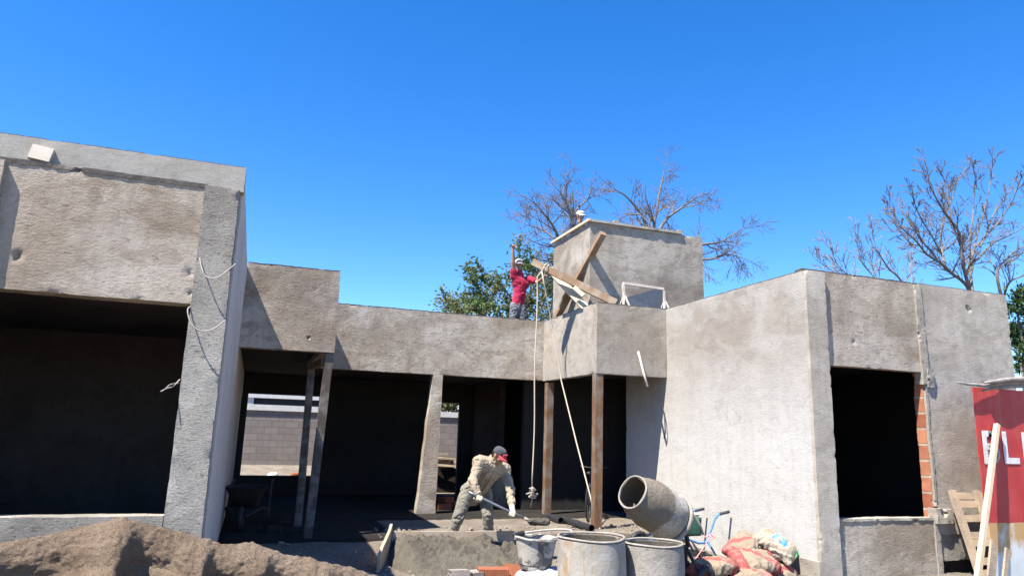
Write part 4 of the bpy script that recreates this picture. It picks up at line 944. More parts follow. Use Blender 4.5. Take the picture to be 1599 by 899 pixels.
# ================================================================== people
def hand(mb, wrist, dirv, palm_n, thumb_side, curl=.5, s=1., fat=1., thumb_up=None):
    """palm, four unequal bent fingers and a thumb leaving the side of the palm"""
    d = Vector(dirv).normalized(); nrm = Vector(palm_n); nrm = (nrm-d*nrm.dot(d)).normalized(); side = Vector(thumb_side); side = (side-d*side.dot(d)-nrm*side.dot(nrm)).normalized()
    wrist = Vector(wrist)
    for q in (-.024, -.008, .010, .026):
        mb.blob(wrist+d*.012*s+side*q*.8*s, wrist+d*.085*s+side*q*s, .017*s*fat, .0145*s*fat)
    for q, L, bend in ((.030, .072, 0), (.010, .080, .05), (-.010, .075, .1), (-.030, .060, .18)):
        p = wrist+d*.088*s+side*q*s; a = 0.; dd = d
        for seg, r_ in ((.45, .0102), (.32, .0092), (.26, .0082)):
            a += curl*(1.15 if seg < .45 else .75)+bend*.3
            dd = d*math.cos(a)+nrm*math.sin(a); q2 = p+dd*L*seg*s; mb.blob(p, q2, r_*s*fat, (r_-.0006)*s*fat, n=10); p = q2
    t0 = wrist+d*.028*s+side*.028*s+nrm*.006*s
    if thumb_up is None:
        t1 = t0+(side*.8+d*.55+nrm*.35).normalized()*.042*s; t2 = t1+(d*.8+nrm*(.3+.6*curl)+side*.1).normalized()*.034*s
    else:
        tu = Vector(thumb_up).normalized(); t1 = t0+(tu+side*.5).normalized()*.042*s; t2 = t1+tu*.038*s
    mb.blob(t0, t1, .0145*s*fat, .0115*s*fat, n=10); mb.blob(t1, t2, .0115*s*fat, .0095*s*fat, n=10)

def head(mb, hc, f, u):
    f = Vector(f).normalized(); u = Vector(u); u = (u-f*u.dot(f)).normalized(); r = f.cross(u)
    hc = Vector(hc)
    mb.blob(hc+u*.03-f*.018, hc+u*.035+f*.012, .088, .085, r, .88)            # skull
    mb.blob(hc-u*.015+f*.025, hc-u*.065+f*.045, .068, .046, r, .92)           # face to jaw
    mb.blob(hc-u*.098+f*.070, hc-u*.094+f*.076, .024, .022)                    # chin
    mb.blob(hc+u*.012+f*.092, hc-u*.028+f*.112, .010, .016, n=10)             # nose
    mb.blob(hc+u*.030+f*.086+r*.034, hc+u*.030+f*.086-r*.034, .014, .014, n=10)  # brow
    mb.blob(hc-u*.058+f*.096+r*.016, hc-u*.058+f*.096-r*.016, .010, .010, n=10)  # lips
    mb.blob(hc-u*.02+f*.068+r*.038, hc-u*.03+f*.06+r*.045, .024, .020); mb.blob(hc-u*.02+f*.068-r*.038, hc-u*.03+f*.06-r*.045, .024, .020)
    for s in (-1, 1): mb.blob(hc+r*s*.080+u*.010-f*.008, hc+r*s*.078-u*.028-f*.004, .020, .014, r, .45, 10)   # ears
    return f, u, r
def eyes(hc, f, u, r, parent):
    for s in (-1, 1): MB().blob(hc+u*.010+f*.087+r*s*.033, hc+u*.010+f*.088+r*s*.034, .011, .011, n=10).build('eye', M['eye'], parent, smooth=True)
    MB().blob(hc-u*.060+f*.103+r*.020, hc-u*.060+f*.103-r*.020, .0035, .0035, n=8).build('mouth', simple('lips', (.22, .08, .06), .6), parent, smooth=True)
def cap(hc, f, u, r, mat, brim_mat, parent, tilt=0.):
    c = MB(); n = 28; prof = [(.100, -.005), (.103, .02), (.098, .05), (.080, .078), (.048, .094), (.012, .099), (.0, .099)]
    o = hc+u*.040-f*.004
    vs = []; m = len(prof)
    for (rad, z) in prof:
        for k_ in range(n):
            a = 2*math.pi*k_/n; vs.append(o+f*(rad*1.06*math.cos(a))+r*(rad*.94*math.sin(a))+u*z)
    fs = [((i-1)*n+k_, (i-1)*n+(k_+1) % n, i*n+(k_+1) % n, i*n+k_) for i in range(1, m) for k_ in range(n)]
    c.add(vs, fs); co = c.build('cap', mat, parent, smooth=True)
    b = MB(); N = 14; top = []; 
    for row in range(6):
        t = row/5
        for k_ in range(N+1):
            a = R(-68+136*k_/N); ext = .075*t*(math.cos(a*1.05)**.6 if math.cos(a*1.05) > 0 else 0)
            p = o+f*((.106)*math.cos(a)+ext)+r*(.097*math.sin(a))+u*(.004-.030*t*t-.010*abs(math.sin(a))*t)
            top.append(p)
    nn = len(top); b.v = [tuple(p) for p in top]+[tuple(p-u*.006) for p in top]
    for row in range(5):
        for k_ in range(N):
            a = row*(N+1)+k_; q = (a, a+1, a+N+2, a+N+1); b.f.append(q); b.f.append(tuple(nn+i for i in reversed(q)))
    edge = [k_ for k_ in range(N+1)]+[(N+1)*i+N for i in range(1, 6)]+[5*(N+1)+k_ for k_ in range(N-1, -1, -1)]+[(N+1)*i for i in range(4, 0, -1)]
    b.f += [(edge[i], edge[(i+1) % len(edge)], nn+edge[(i+1) % len(edge)], nn+edge[i]) for i in range(len(edge))]
    b.build('brim', brim_mat, co, smooth=True, angle=40)
    return co

# ---- the worker bending over the trough
J = dict(rf=at(700, 849, Y=11.10), lf=at(765, 852, Y=11.12), rk=at(716, 806, Y=10.98), lk=at(761, 803, Y=11.0), rh=at(731, 765, Y=11.1), lh=at(757, 768, Y=11.18),
         pel=at(743, 762, Y=11.14), belly=at(754, 748, Y=10.95), chest=at(764, 731, Y=10.80), rs=at(749, 721, Y=10.68), ls=at(787, 733, Y=10.86), neck=at(770, 719, Y=10.70), head=at(778, 711, Y=10.60),
         re=at(738, 750, Y=10.52), rw=at(747, 774, Y=10.42), le=at(797, 763, Y=10.66), lw=at(799, 789, Y=10.48))
sh0 = at(741, 772, Y=10.40); sh1 = at(824, 811, Y=10.20)
shd = (sh1-sh0).normalized()
face = Vector((.55, -.62, -.56)); hup = Vector((.35, -.38, .85))
b = MB()
f, u, r = head(b, J['head'], face, hup)
b.blob(J['neck']-(J['head']-J['neck']).normalized()*.02, J['head']-u*.03-f*.02, .058, .056)
side = (J['ls']-J['rs']).normalized(); spine = (J['chest']-J['pel']).normalized(); fr_ = side.cross(spine).normalized()
def torso(b, J, spine, fr_, side, g=0.):
    b.blob(J['pel'], J['belly'], .135+g, .128+g, fr_, .82); b.blob(J['belly'], J['chest'], .128+g, .150+g, fr_, .78)
    b.blob(J['chest']-side*.07, J['chest']+side*.07, .125+g, .125+g, fr_, .85)
    b.blob(J['rs'], J['chest']+spine*.03, .066+g, .105+g); b.blob(J['ls'], J['chest']+spine*.03, .066+g, .105+g)
    b.blob(J['chest']+spine*.05, J['neck'], .085+g, .062+g*.7)
torso(b, J, spine, fr_, side, -.012)
for a_, e_, w_ in (('rs', 're', 'rw'), ('ls', 'le', 'lw')):
    b.blob(J[a_], J[e_], .052, .040); b.blob(J[e_], J[w_], .040, .027)
for h_, k_, f_ in (('rh', 'rk', 'rf'), ('lh', 'lk', 'lf')):
    b.blob(J[h_], J[k_], .085, .058); b.blob(J[k_], J[f_]+Vector((0, 0, .08)), .055, .038)
p1 = remeshed(b, .011, 3).build('person', M['skin'], smooth=True)
tag(p1, 'stooping worker in a khaki shirt and grey cap with red brim, working a shovel', 'person')
c = MB(); torso(c, J, spine, fr_, side, .045)
for a_, e_, w_ in (('rs', 're', 'rw'), ('ls', 'le', 'lw')):
    c.blob(J[a_], J[e_], .078, .070); c.blob(J[e_], J[e_].lerp(J[w_], .86), .070, .056)
c.blob(J['pel']-spine*.13-Vector((0, 0, .03)), J['pel'], .176, .172, fr_, .86); c.blob(J['pel'], J['chest']+spine*.02, .178, .182, fr_, .88); c.blob(J['rs']-spine*.03, J['ls']-spine*.03, .10, .10)
sm_ = remeshed(c, .010, 8, .013, 3.1, 6.).build('shirt', M['khaki'], p1, smooth=True)
cb = MB(); nd = (J['head']-J['neck']).normalized()
for q in range(2): cb.tube([J['neck']+(side*math.cos(t)*.080+fr_*math.sin(t)*.075)+nd*(.012+.018*q) for t in [2*math.pi*i/16 for i in range(17)]], .016, 6)
cb.build('collar', M['khaki'], sm_, smooth=True)
for e_, w_ in (('re', 'rw'), ('le', 'lw')):
    q0 = J[e_].lerp(J[w_], .80); q1 = J[e_].lerp(J[w_], .90); MB().tube([q0, q0.lerp(q1, .3), q1, q1+(q1-q0)*.15], [.058, .064, .062, .048], 14).build('cuff', M['khaki'], sm_, smooth=True)
fm = J['chest'].lerp(J['belly'], .3)+fr_*.155
for sg in (-1, 1):
    pk_ = MB().blob(J['chest'].lerp(J['belly'], .05)+side*sg*.085+fr_*.150-spine*.03, J['chest'].lerp(J['belly'], .05)+side*sg*.085+fr_*.150+spine*.03, .048, .048, fr_, .3); pk_.build('pocket', M['khaki'], sm_, smooth=True)
MB().tube([J['neck']+fr_*.085, J['chest']+fr_*.150, J['chest'].lerp(J['belly'], .5)+fr_*.162, J['belly']+fr_*.160, J['pel']+fr_*.155], .014, 6).build('placket', M['khaki'], sm_, smooth=True)
for (t, off) in ((.45, .075), ):
    pc = J['chest']+fr_*.118-side*.07-spine*.02; MB().rough(-.055, .055, -.006, .006, -.06, .06, .02, .003, (), .003)
c = MB()
c.blob(J['pel']-spine*.02, J['pel']+spine*.06, .150, .140, fr_, .84); c.blob(J['rh'], J['lh'], .115, .115)
for h_, k_, f_ in (('rh', 'rk', 'rf'), ('lh', 'lk', 'lf')):
    c.blob(J[h_], J[k_], .118, .088); c.blob(J[k_], J[f_]+Vector((0, 0, .03)), .088, .076)
remeshed(c, .010, 8, .012, 9.4, 5.5).build('trousers', M['grey_trousers'], p1, smooth=True)
for f_ in ('rf', 'lf'):
    p = J[f_]; dv = Vector((.45, -.89, 0)); MB().blob(p+Vector((0, 0, .0)), p+dv*.15-Vector((0, 0, .03)), .055, .042, (0, 0, 1), .8).build('boot', M['boot'], p1, smooth=True)
# gloves closed round the shaft
def grip_hand(wrist, on, name_par):
    g_ = MB(); ax_ = shd; wd = (on-wrist); d = (wd-ax_*wd.dot(ax_)).normalized(); nrm = ax_.cross(d).normalized()
    if nrm.dot(Vector((0, -1, 0))) < 0: nrm = -nrm
    hand(g_, on-d*.075, d, -nrm, -ax_ if wrist is J['rw'] else ax_, .95, 1.12, 1.35)
    g_.blob(wrist-(on-wrist).normalized()*.05, on-d*.07, .046, .040)
    return remeshed(g_, .008, 2).build('glove', M['glove'], name_par, smooth=True)
gr_on = sh0+shd*((J['rw']+Vector((0, 0, -.06))-sh0).dot(shd)); gl_on = sh0+shd*((J['lw']+Vector((0, 0, -.06))-sh0).dot(shd))
grip_hand(J['rw'], gr_on, p1); grip_hand(J['lw'], gl_on, p1)
c_ = cap(J['head'], f, u, r, M['cap_grey'], M['cap_red'], p1)
o_ = J['head']+u*.075; pt = MB()
for q in range(5):
    a = R(-26+13*q); p = o_+f*(.112*math.cos(a))+r*(.10*math.sin(a)); pt.blob(p-u*.018, p+u*.012, .011, .011, n=8)
pt.build('embroidery', M['cap_red'], c_, smooth=True)
eyes(J['head'], f, u, r, p1)
MB().blob(J['head']+u*.02-f*.045, J['head']-u*.03-f*.05, .075, .055).build('hair', M['hair'], p1, smooth=True)
# ---- shovel
SV = empty('shovel', tuple(sh1), 'long steel shovel loaded with mortar, held in both gloves by the stooping worker', 'shovel')
steel = simple('worn_steel', (.20, .21, .235), .45, .6, .3)
MB().tube([sh0-shd*.10, sh0, sh0.lerp(sh1, .5)+Vector((0, 0, -.004)), sh1], [.022, .021, .020, .020], 10).build('shaft', steel, SV, smooth=True)
MB().tube([sh1-shd*.06, sh1+shd*.05], [.025, .022], 10).build('socket', M['drum_rim'], SV, smooth=True)
bd_ = Vector((.98, -.10, -.02)).normalized(); bu = Vector((0, 0, 1)); bs = bd_.cross(bu).normalized()
bl_ = MB(); nu, nv = 12, 10; vs = []
for i in range(nu+1):
    t = i/nu
    for j in range(nv+1):
        s_ = -1+2*j/nv; wv_ = .125*(1 if t < .75 else 1-.55*((t-.75)/.25)**2)
        vs.append(sh1+bd_*(.02+.30*t)+bs*(s_*wv_)+bu*(-.055+.03*s_*s_+.03*(1-t)**2))
nn = len(vs); bl_.v = [tuple(p) for p in vs]+[tuple(p-bu*.006) for p in vs]
for i in range(nu):
    for j in range(nv):
        a = i*(nv+1)+j; q = (a, a+1, a+nv+2, a+nv+1); bl_.f.append(q); bl_.f.append(tuple(nn+x for x in reversed(q)))
ed = list(range(nv+1))+[i*(nv+1)+nv for i in range(1, nu+1)]+[nu*(nv+1)+j for j in range(nv-1, -1, -1)]+[i*(nv+1) for i in range(nu-1, 0, -1)]
bl_.f += [(ed[i], ed[(i+1) % len(ed)], nn+ed[(i+1) % len(ed)], nn+ed[i]) for i in range(len(ed))]
bl_.build('blade', steel, SV, smooth=True, angle=40)
ml = MB(); 
for q in range(10): ml.blob(sh1+bd_*(.05+.026*q)+bs*(.05*math.sin(q*2.3))+bu*(-.02+.006*math.sin(q*1.7)), sh1+bd_*(.06+.026*q)+bu*-.025, .048, .05, n=10)
tag(remeshed(ml, .012, 1, .010, 2., 18.).build('mortar_load', M['wet_mortar'], smooth=True), 'wet mortar lying on the blade of the shovel', 'mortar')

# ---- the man in red on the roof
K = dict(head=at(810, 413, Y=15.3), neck=at(811, 424, Y=15.32), rs=at(804, 432, Y=15.30), ls=at(826, 436, Y=15.33), chest=at(813, 443, Y=15.32), belly=at(811, 460, Y=15.32), pel=at(809, 474, Y=15.34),
         re=at(801, 409, Y=15.2), rw=at(801, 390, Y=15.14), le=at(839, 441, Y=15.15), lw=at(849, 433, Y=14.95))
K['rs'] += Vector((-.03, 0, 0)); K['ls'] += Vector((.02, 0, 0))
K['rh'] = K['pel']+Vector((-.085, 0, -.06)); K['lh'] = K['pel']+Vector((.085, 0, -.06))
K['rf'] = Vector((K['rh'].x-.05, 15.38, 3.9)); K['lf'] = Vector((K['lh'].x+.07, 15.36, 3.9)); K['rk'] = K['rh'].lerp(K['rf'], .5)+Vector((0, -.03, 0)); K['lk'] = K['lh'].lerp(K['lf'], .5)+Vector((0, -.04, 0))
b = MB(); face2 = Vector((-.22, -.95, -.12)); f, u, r = head(b, K['head'], face2, (0, 0, 1))
b.blob(K['neck']-Vector((0, 0, .03)), K['head']-u*.03-f*.02, .060, .058)
side = (K['ls']-K['rs']).normalized(); spine = (K['chest']-K['pel']).normalized(); fr_ = side.cross(spine).normalized()
torso(b, K, spine, fr_, side, -.012)
b.blob(K['rs'], K['re'], .062, .052); b.blob(K['re'], K['rw'], .052, .036); b.blob(K['ls'], K['le'], .054, .042); b.blob(K['le'], K['lw'], .042, .029)
for h_, k_, f_ in (('rh', 'rk', 'rf'), ('lh', 'lk', 'lf')):
    b.blob(K[h_], K[k_], .085, .058); b.blob(K[k_], K[f_]+Vector((0, 0, .08)), .055, .04)
hand(b, K['rw'], (K['rw']-K['re']).normalized(), (.15, -1, .1), (1, 0, 0), 1.25, 1.05, 1.1, thumb_up=(.75, -.1, .75))
hand(b, K['lw'], (K['lw']-K['le']).normalized(), (.2, -.6, -.6), (-.3, -.2, .9), .8, 1., 1.05)
p2 = remeshed(b, .0085, 2).build('person', M['skin'], smooth=True)
tag(p2, 'man in a red shirt on the roof raising one arm with his thumb up', 'person')
c = MB(); torso(c, K, spine, fr_, side, .02); c.blob(K['pel']+spine*.06, K['belly'], .150, .155, fr_, .84)
c.blob(K['rs'], K['rs'].lerp(K['re'], .42), .082, .076); c.blob(K['ls'], K['ls'].lerp(K['le'], .55), .080, .076)
remeshed(c, .011, 8, .010, 5.5, 5.).build('shirt', M['red_shirt'], p2, smooth=True)
c = MB(); c.blob(K['pel']-spine*.10, K['pel'], .148, .140, fr_, .86)
for h_, k_, f_ in (('rh', 'rk', 'rf'), ('lh', 'lk', 'lf')): c.blob(K[h_], K[k_], .112, .092); c.blob(K[k_], K[f_]+Vector((0, 0, .04)), .092, .085)
remeshed(c, .012, 3, .012, 1.5, 7.).build('trousers', M['dark_trousers'], p2, smooth=True)
for f_ in ('rf', 'lf'): MB().blob(K[f_]+Vector((0, 0, .02)), K[f_]+Vector((-.03, -.16, -.01)), .05, .042, (0, 0, 1), .8).build('boot', M['boot'], p2, smooth=True)
cap(K['head'], f, u, r, M['cap_white'], M['cap_white'], p2); eyes(K['head'], f, u, r, p2)
MB().blob(K['head']+u*.02-f*.045, K['head']-u*.03-f*.05, .076, .055).build('hair', M['hair'], p2, smooth=True)

# ---- the man standing inside the tank tower
hd = at(906, 338, Y=14.2)
Q = dict(head=hd, neck=hd+Vector((.01, .02, -.17)), rs=hd+Vector((-.20, .0, -.24)), ls=hd+Vector((.20, .05, -.25)), chest=hd+Vector((0, .03, -.36)), belly=hd+Vector((0, .02, -.58)), pel=hd+Vector((0, .02, -.76)))
zf = 4.64
b = MB(); f, u, r = head(b, hd, (.25, -.95, -.15), (0, 0, 1)); b.blob(Q['neck']-Vector((0, 0, .03)), hd-u*.03-f*.02, .06, .058)
side = (Q['ls']-Q['rs']).normalized(); spine = (Q['chest']-Q['pel']).normalized(); fr_ = side.cross(spine).normalized(); torso(b, Q, spine, fr_, side, -.012)
for s_, sg in (('rs', -1), ('ls', 1)):
    e_ = Q[s_]+Vector((.05*sg, -.02, -.30)); w_ = e_+Vector((-.03*sg, -.12, -.22)); b.blob(Q[s_], e_, .055, .043); b.blob(e_, w_, .042, .030)
    hand(b, w_, (w_-e_).normalized(), (-sg, 0, 0), (0, -1, 0), .45)
    hp_ = Q['pel']+Vector((.10*sg, 0, -.05)); kn = hp_+Vector((.02*sg, -.03, -(hp_.z-zf)*.5)); ft = Vector((kn.x+.01*sg, hp_.y+.02, zf)); b.blob(hp_, kn, .085, .058); b.blob(kn, ft+Vector((0, 0, .05)), .055, .045); b.blob(ft+Vector((0, 0, .04)), ft+Vector((0, -.16, .02)), .045, .035)
p3 = remeshed(b, .0095, 2).build('person', M['skin'], smooth=True)
tag(p3, 'man in a white cap and dark shirt looking over the edge of the tank tower', 'person')
c = MB(); torso(c, Q, spine, fr_, side, .02)
for s_, sg in (('rs', -1), ('ls', 1)): c.blob(Q[s_], Q[s_]+Vector((.03*sg, -.01, -.16)), .08, .075)
remeshed(c, .012, 3, .008, 2.5, 6.).build('shirt', M['navy'], p3, smooth=True)
c = MB(); c.blob(Q['pel']-spine*.06, Q['pel']+spine*.05, .145, .14, fr_, .86)
for sg in (-1, 1):
    hp_ = Q['pel']+Vector((.10*sg, 0, -.05)); c.blob(hp_, Vector((hp_.x+.02*sg, hp_.y, zf+.08)), .11, .085)
remeshed(c, .014, 3).build('trousers', M['dark_trousers'], p3, smooth=True)
cap(hd, f, u, r, M['cap_white'], M['cap_white'], p3); eyes(hd, f, u, r, p3)
MB().blob(hd+u*.02-f*.045, hd-u*.03-f*.05, .076, .055).build('hair', M['hair'], p3, smooth=True)

# ================================================================== trees
def limb(mb, p, d, L, r, lvl, rng, P, tips=None):
    n = max(3, int(L/P['seg'])); pts = [p.copy()]; rs = [r]; d = d.normalized(); q = p.copy()
    for i in range(n):
        d = (d + Vector((rng.gauss(0, 1), rng.gauss(0, 1), rng.gauss(0, 1)))*P['wig'] + Vector((0, 0, P['rise'][min(lvl, len(P['rise'])-1)]))).normalized()
        q = q + d*(L/n); pts.append(q.copy()); rs.append(max(P['rmin'], r*(1-.72*(i+1)/n)))
    mb.tube(pts, rs, 7 if r > .05 else (5 if r > .018 else 3), cap=False)
    if tips is not None and lvl >= P['leaf_lvl']: tips += [(pts[i], (pts[i]-pts[i-1]).normalized()) for i in range(max(1, n//3), n+1)]
    if lvl >= P['max']: return
    kids = P['kids'][min(lvl, len(P['kids'])-1)]; kids = kids if L > .6 else max(2, kids//2)
    for c in range(kids):
        t = P['t0']+(1-P['t0'])*(c+rng.random())/kids; i = min(n, max(1, int(t*n))); base = pts[i]; dd = (pts[i]-pts[i-1]).normalized()
        u, v = basis(dd); a = rng.uniform(0, 6.283); sp = R(rng.uniform(*P['ang'])); nd = dd*math.cos(sp)+(u*math.cos(a)+v*math.sin(a))*math.sin(sp)
        limb(mb, base, nd, L*rng.uniform(*P['len'])*(1.1-.45*t), max(P['rmin'], rs[i]*rng.uniform(.5, .75)), lvl+1, rng, P, tips)

def path_limb(mb, pts, r0, r1, rng, P, kids, kl, lvl=1, tips=None):
    """a main limb along given points with side branches"""
    pp = smooth_pts(pts, 6); n = len(pp)-1; pp = [p+noise.noise_vector(p*1.3)*.06 for p in pp]
    rs = [r0+(r1-r0)*(i/n)**.8 for i in range(n+1)]; mb.tube(pp, rs, 8, cap=False)
    for c in range(kids):
        t = .18+.82*(c+rng.random())/kids; i = min(n, max(1, int(t*n))); dd = (pp[i]-pp[i-1]).normalized(); u, v = basis(dd); a = rng.uniform(0, 6.283); sp = R(rng.uniform(*P['ang']))
        limb(mb, pp[i], dd*math.cos(sp)+(u*math.cos(a)+v*math.sin(a))*math.sin(sp), kl*rng.uniform(.6, 1.2)*(1.15-.5*t), max(P['rmin'], rs[i]*rng.uniform(.45, .7)), lvl+1, rng, P, tips)
    limb(mb, pp[-1], (pp[-1]-pp[-2]).normalized(), kl*.8, r1, lvl+1, rng, P, tips)

DEAD = dict(seg=.22, wig=.16, rise=[.05, .03, .0, -.02, -.03], rmin=.0062, kids=[6, 5, 5, 4, 3], max=4, t0=.2, ang=(26, 60), len=(.45, .72), leaf_lvl=9)
DROOP = dict(DEAD, rise=[.02, .0, -.05, -.06, -.05])
rng = random.Random(21)
BT = empty('bare_tree', tuple(at(900, 640, Y=20).to_3d()), 'large bare grey tree with drooping twigs spreading behind the tank tower', 'tree')
Yt = 19.
def tp(px, py, dy=0.): return at(px, py, Y=Yt+dy)
tb = tp(935, 500); tb.z = .4
fork = tp(935, 470)
MB().tube(smooth_pts([tb, tb.lerp(fork, .5)+Vector((.1, 0, 0)), fork], 6), [.30-.005*i for i in range(13)], 10).build('trunk', M['bark'], BT, smooth=True)
lm_ = MB()
path_limb(lm_, [fork, tp(905, 425), tp(880, 385, -.5), tp(862, 352, -.8), tp(843, 325, -1)], 0.092, 0.019, rng, DEAD, 17, 1.38)
path_limb(lm_, [tp(880, 385, -.5), tp(850, 362, .3), tp(822, 350, .6)], 0.043, 0.012, rng, DEAD, 13, 1.01)
path_limb(lm_, [fork, tp(902, 370, .5), tp(893, 340, .4), tp(880, 308, .2), tp(884, 288, .2)], 0.086, 0.017, rng, DEAD, 14, 1.24)
path_limb(lm_, [tp(893, 340, .4), tp(912, 315, .8), tp(930, 303, 1)], 0.043, 0.012, rng, DEAD, 11, 1.01)
path_limb(lm_, [fork, tp(975, 400, .5), tp(1005, 350, .4), tp(980, 308, .2), tp(962, 296, 0)], 0.080, 0.014, rng, DEAD, 12, 1.19)
path_limb(lm_, [fork, tp(1000, 400, 1), tp(1021, 350, 1), tp(1030, 300, 1), tp(1037, 268, 1.1)], 0.092, 0.017, rng, DEAD, 15, 1.32)
path_limb(lm_, [fork, tp(1005, 410, -.4), tp(1034, 352, -.3), tp(1062, 325, -.3), tp(1095, 306, -.3)], 0.092, 0.017, rng, DROOP, 15, 1.38)
path_limb(lm_, [fork, tp(1040, 430, .2), tp(1090, 385, .2), tp(1125, 378, .2), tp(1160, 358, 0)], 0.086, 0.014, rng, DROOP, 15, 1.38)
path_limb(lm_, [tp(1070, 400, .2), tp(1105, 405, -.5), tp(1135, 398, -.6), tp(1155, 402, -.7)], 0.049, 0.012, rng, DROOP, 13, 1.19)
lm_.build('limbs', M['bark'], BT, smooth=True)
# bare tree at the right
RT = empty('bare_tree', (14.2, 11.2, -.2), 'tall bare tree with upswept twigs rising behind the right end of the house', 'tree')
Yt = 11.5; rng = random.Random(77)
UP = dict(DEAD, seg=.16, rise=[.06, .06, .06, .05, .04], ang=(18, 44), kids=[7, 7, 5, 4, 3], rmin=.0068, len=(.52, .82))
f0 = tp(1522, 485); tb = f0.copy(); tb.z = -.3; tb.x += .2
MB().tube(smooth_pts([tb, tb.lerp(f0, .5)+Vector((.06, .1, 0)), f0], 6), [.17-.004*i for i in range(13)], 10).build('trunk', M['bark'], RT, smooth=True)
lm_ = MB()
path_limb(lm_, [f0, tp(1510, 448, .1), tp(1478, 418), tp(1446, 395, -.2), tp(1420, 366, -.4), tp(1402, 352, -.5)], 0.049, 0.009, rng, UP, 16, 0.71)
path_limb(lm_, [tp(1478, 418), tp(1468, 385, .4), tp(1475, 340, .6), tp(1488, 300, .6), tp(1505, 265, .7)], 0.037, 0.008, rng, UP, 16, 0.71)
path_limb(lm_, [f0, tp(1505, 415, -.3), tp(1497, 365, -.4), tp(1470, 325, -.5), tp(1455, 292, -.6), tp(1448, 268, -.6)], 0.047, 0.008, rng, UP, 16, 0.67)
path_limb(lm_, [f0, tp(1516, 405, .5), tp(1540, 360, .6), tp(1560, 320, .7), tp(1578, 290, .8)], 0.043, 0.008, rng, UP, 16, 0.67)
path_limb(lm_, [tp(1446, 395, -.2), tp(1425, 385, .2), tp(1396, 345, .5), tp(1390, 315, .5)], 0.020, 0.006, rng, UP, 13, 0.50)
path_limb(lm_, [tp(1516, 415, .5), tp(1545, 385, 1), tp(1580, 365, 1.2), tp(1615, 345, 1.3)], 0.033, 0.008, rng, UP, 13, 0.59)
for q_ in (((1478, 418), (1455, 370), (1432, 330), (1424, 300)), ((1505, 415), (1490, 350), (1478, 300), (1474, 272)), ((1510, 430), (1518, 350), (1522, 295), (1520, 252)), ((1516, 405), (1535, 340), (1546, 290), (1549, 255)),
           ((1530, 385), (1560, 345), (1585, 310), (1596, 275)), ((1462, 405), (1440, 375), (1412, 335), (1402, 318))):
    path_limb(lm_, [tp(x, y, .9*noise.noise(Vector((x*.02, y*.02, 3)))) for (x, y) in q_], 0.025, 0.007, rng, UP, 13, 0.52)
lm_.build('limbs', M['bark'], RT, smooth=True)
R2 = empty('bare_tree', (16.6, 11.6, -.2), 'bare tree at the right edge, its grey trunk half behind the house corner', 'tree')
f0 = tp(1562, 470, .3); tb = f0.copy(); tb.z = -.3
MB().tube(smooth_pts([tb, tb.lerp(f0, .5)+Vector((.08, .1, 0)), f0], 6), [.12-.003*i for i in range(13)], 10).build('trunk', M['bark'], R2, smooth=True)
lm_ = MB(); rng = random.Random(15)
path_limb(lm_, [f0, tp(1555, 425, .2), tp(1572, 405, .3), tp(1600, 385, .3), tp(1640, 360, .3)], 0.040, 0.008, rng, UP, 14, 0.67)
path_limb(lm_, [f0, tp(1575, 440, -.2), tp(1600, 432, -.3), tp(1630, 425, -.3)], 0.033, 0.008, rng, UP, 13, 0.59)
lm_.build('limbs', M['bark'], R2, smooth=True)
L2 = empty('bare_tree', (12.5, 13.5, -.2), 'small pale bare tree with upright twigs behind the roof of the right wing', 'tree')
Yt = 13.5; rng = random.Random(31)
f0 = tp(1418, 520); tb = f0.copy(); tb.z = -.3
MB().tube(smooth_pts([tb, tb.lerp(f0, .5)+Vector((.08, 0, 0)), f0], 6), [.12-.003*i for i in range(13)], 10).build('trunk', M['bark_pale'], L2, smooth=True)
lm_ = MB()
path_limb(lm_, [f0, tp(1410, 445), tp(1385, 415, -.2), tp(1368, 390, -.3), tp(1362, 360, -.3)], 0.040, 0.006, rng, UP, 14, 0.67)
path_limb(lm_, [f0, tp(1372, 440, .2), tp(1345, 405, .3), tp(1335, 370, .3)], 0.033, 0.006, rng, UP, 14, 0.67)
path_limb(lm_, [f0, tp(1350, 450, -.3), tp(1315, 420, -.4), tp(1298, 388, -.4)], 0.033, 0.006, rng, UP, 13, 0.67)
path_limb(lm_, [tp(1350, 450, -.3), tp(1310, 428, .3), tp(1275, 405, .3)], 0.020, 0.006, rng, UP, 11, 0.59)
path_limb(lm_, [f0, tp(1425, 440, .5), tp(1420, 410, .6), tp(1430, 380, .7)], 0.033, 0.006, rng, UP, 11, 0.50)
lm_.build('limbs', M['bark_pale'], L2, smooth=True)

# leafy trees
def leafmat(name, c1, c2, c3):
    k = NT(name); gi = k.n('NewGeometry'); rp = gi.outputs['Random Per Island']
    c = k.ramp(rp, [(0., c1), (.5, c2), (1., c3)]); k.col(c); k.b.inputs['Roughness'].default_value = .55
    ts = k.n('BsdfTranslucent'); k.set(ts.inputs[0], c); mxs = k.n('MixShader'); mxs.inputs[0].default_value = .3
    k.t.links.new(k.b.outputs[0], mxs.inputs[1]); k.t.links.new(ts.outputs[0], mxs.inputs[2]); k.t.links.new(mxs.outputs[0], k.t.nodes['Material Output'].inputs[0]); return k.m
M['leaf'] = leafmat('leaf_green', (.055, .10, .03), (.10, .155, .05), (.17, .215, .08))
M['leaf_dry'] = leafmat('leaf_olive', (.11, .125, .05), (.17, .18, .08), (.26, .25, .13))
M['leaf_dark'] = leafmat('leaf_dark', (.02, .045, .012), (.04, .08, .02), (.07, .12, .035))
def leaf(mb, p, d, L, W, rng):
    d = d.normalized(); u, v = basis(d); a = rng.uniform(0, 6.28); s_ = u*math.cos(a)+v*math.sin(a); nn = d.cross(s_)
    mb.add([p, p+d*L*.45+s_*W/2+nn*L*.06, p+d*L-nn*L*.1, p+d*L*.45-s_*W/2+nn*L*.06], [(0, 1, 2), (0, 2, 3)])
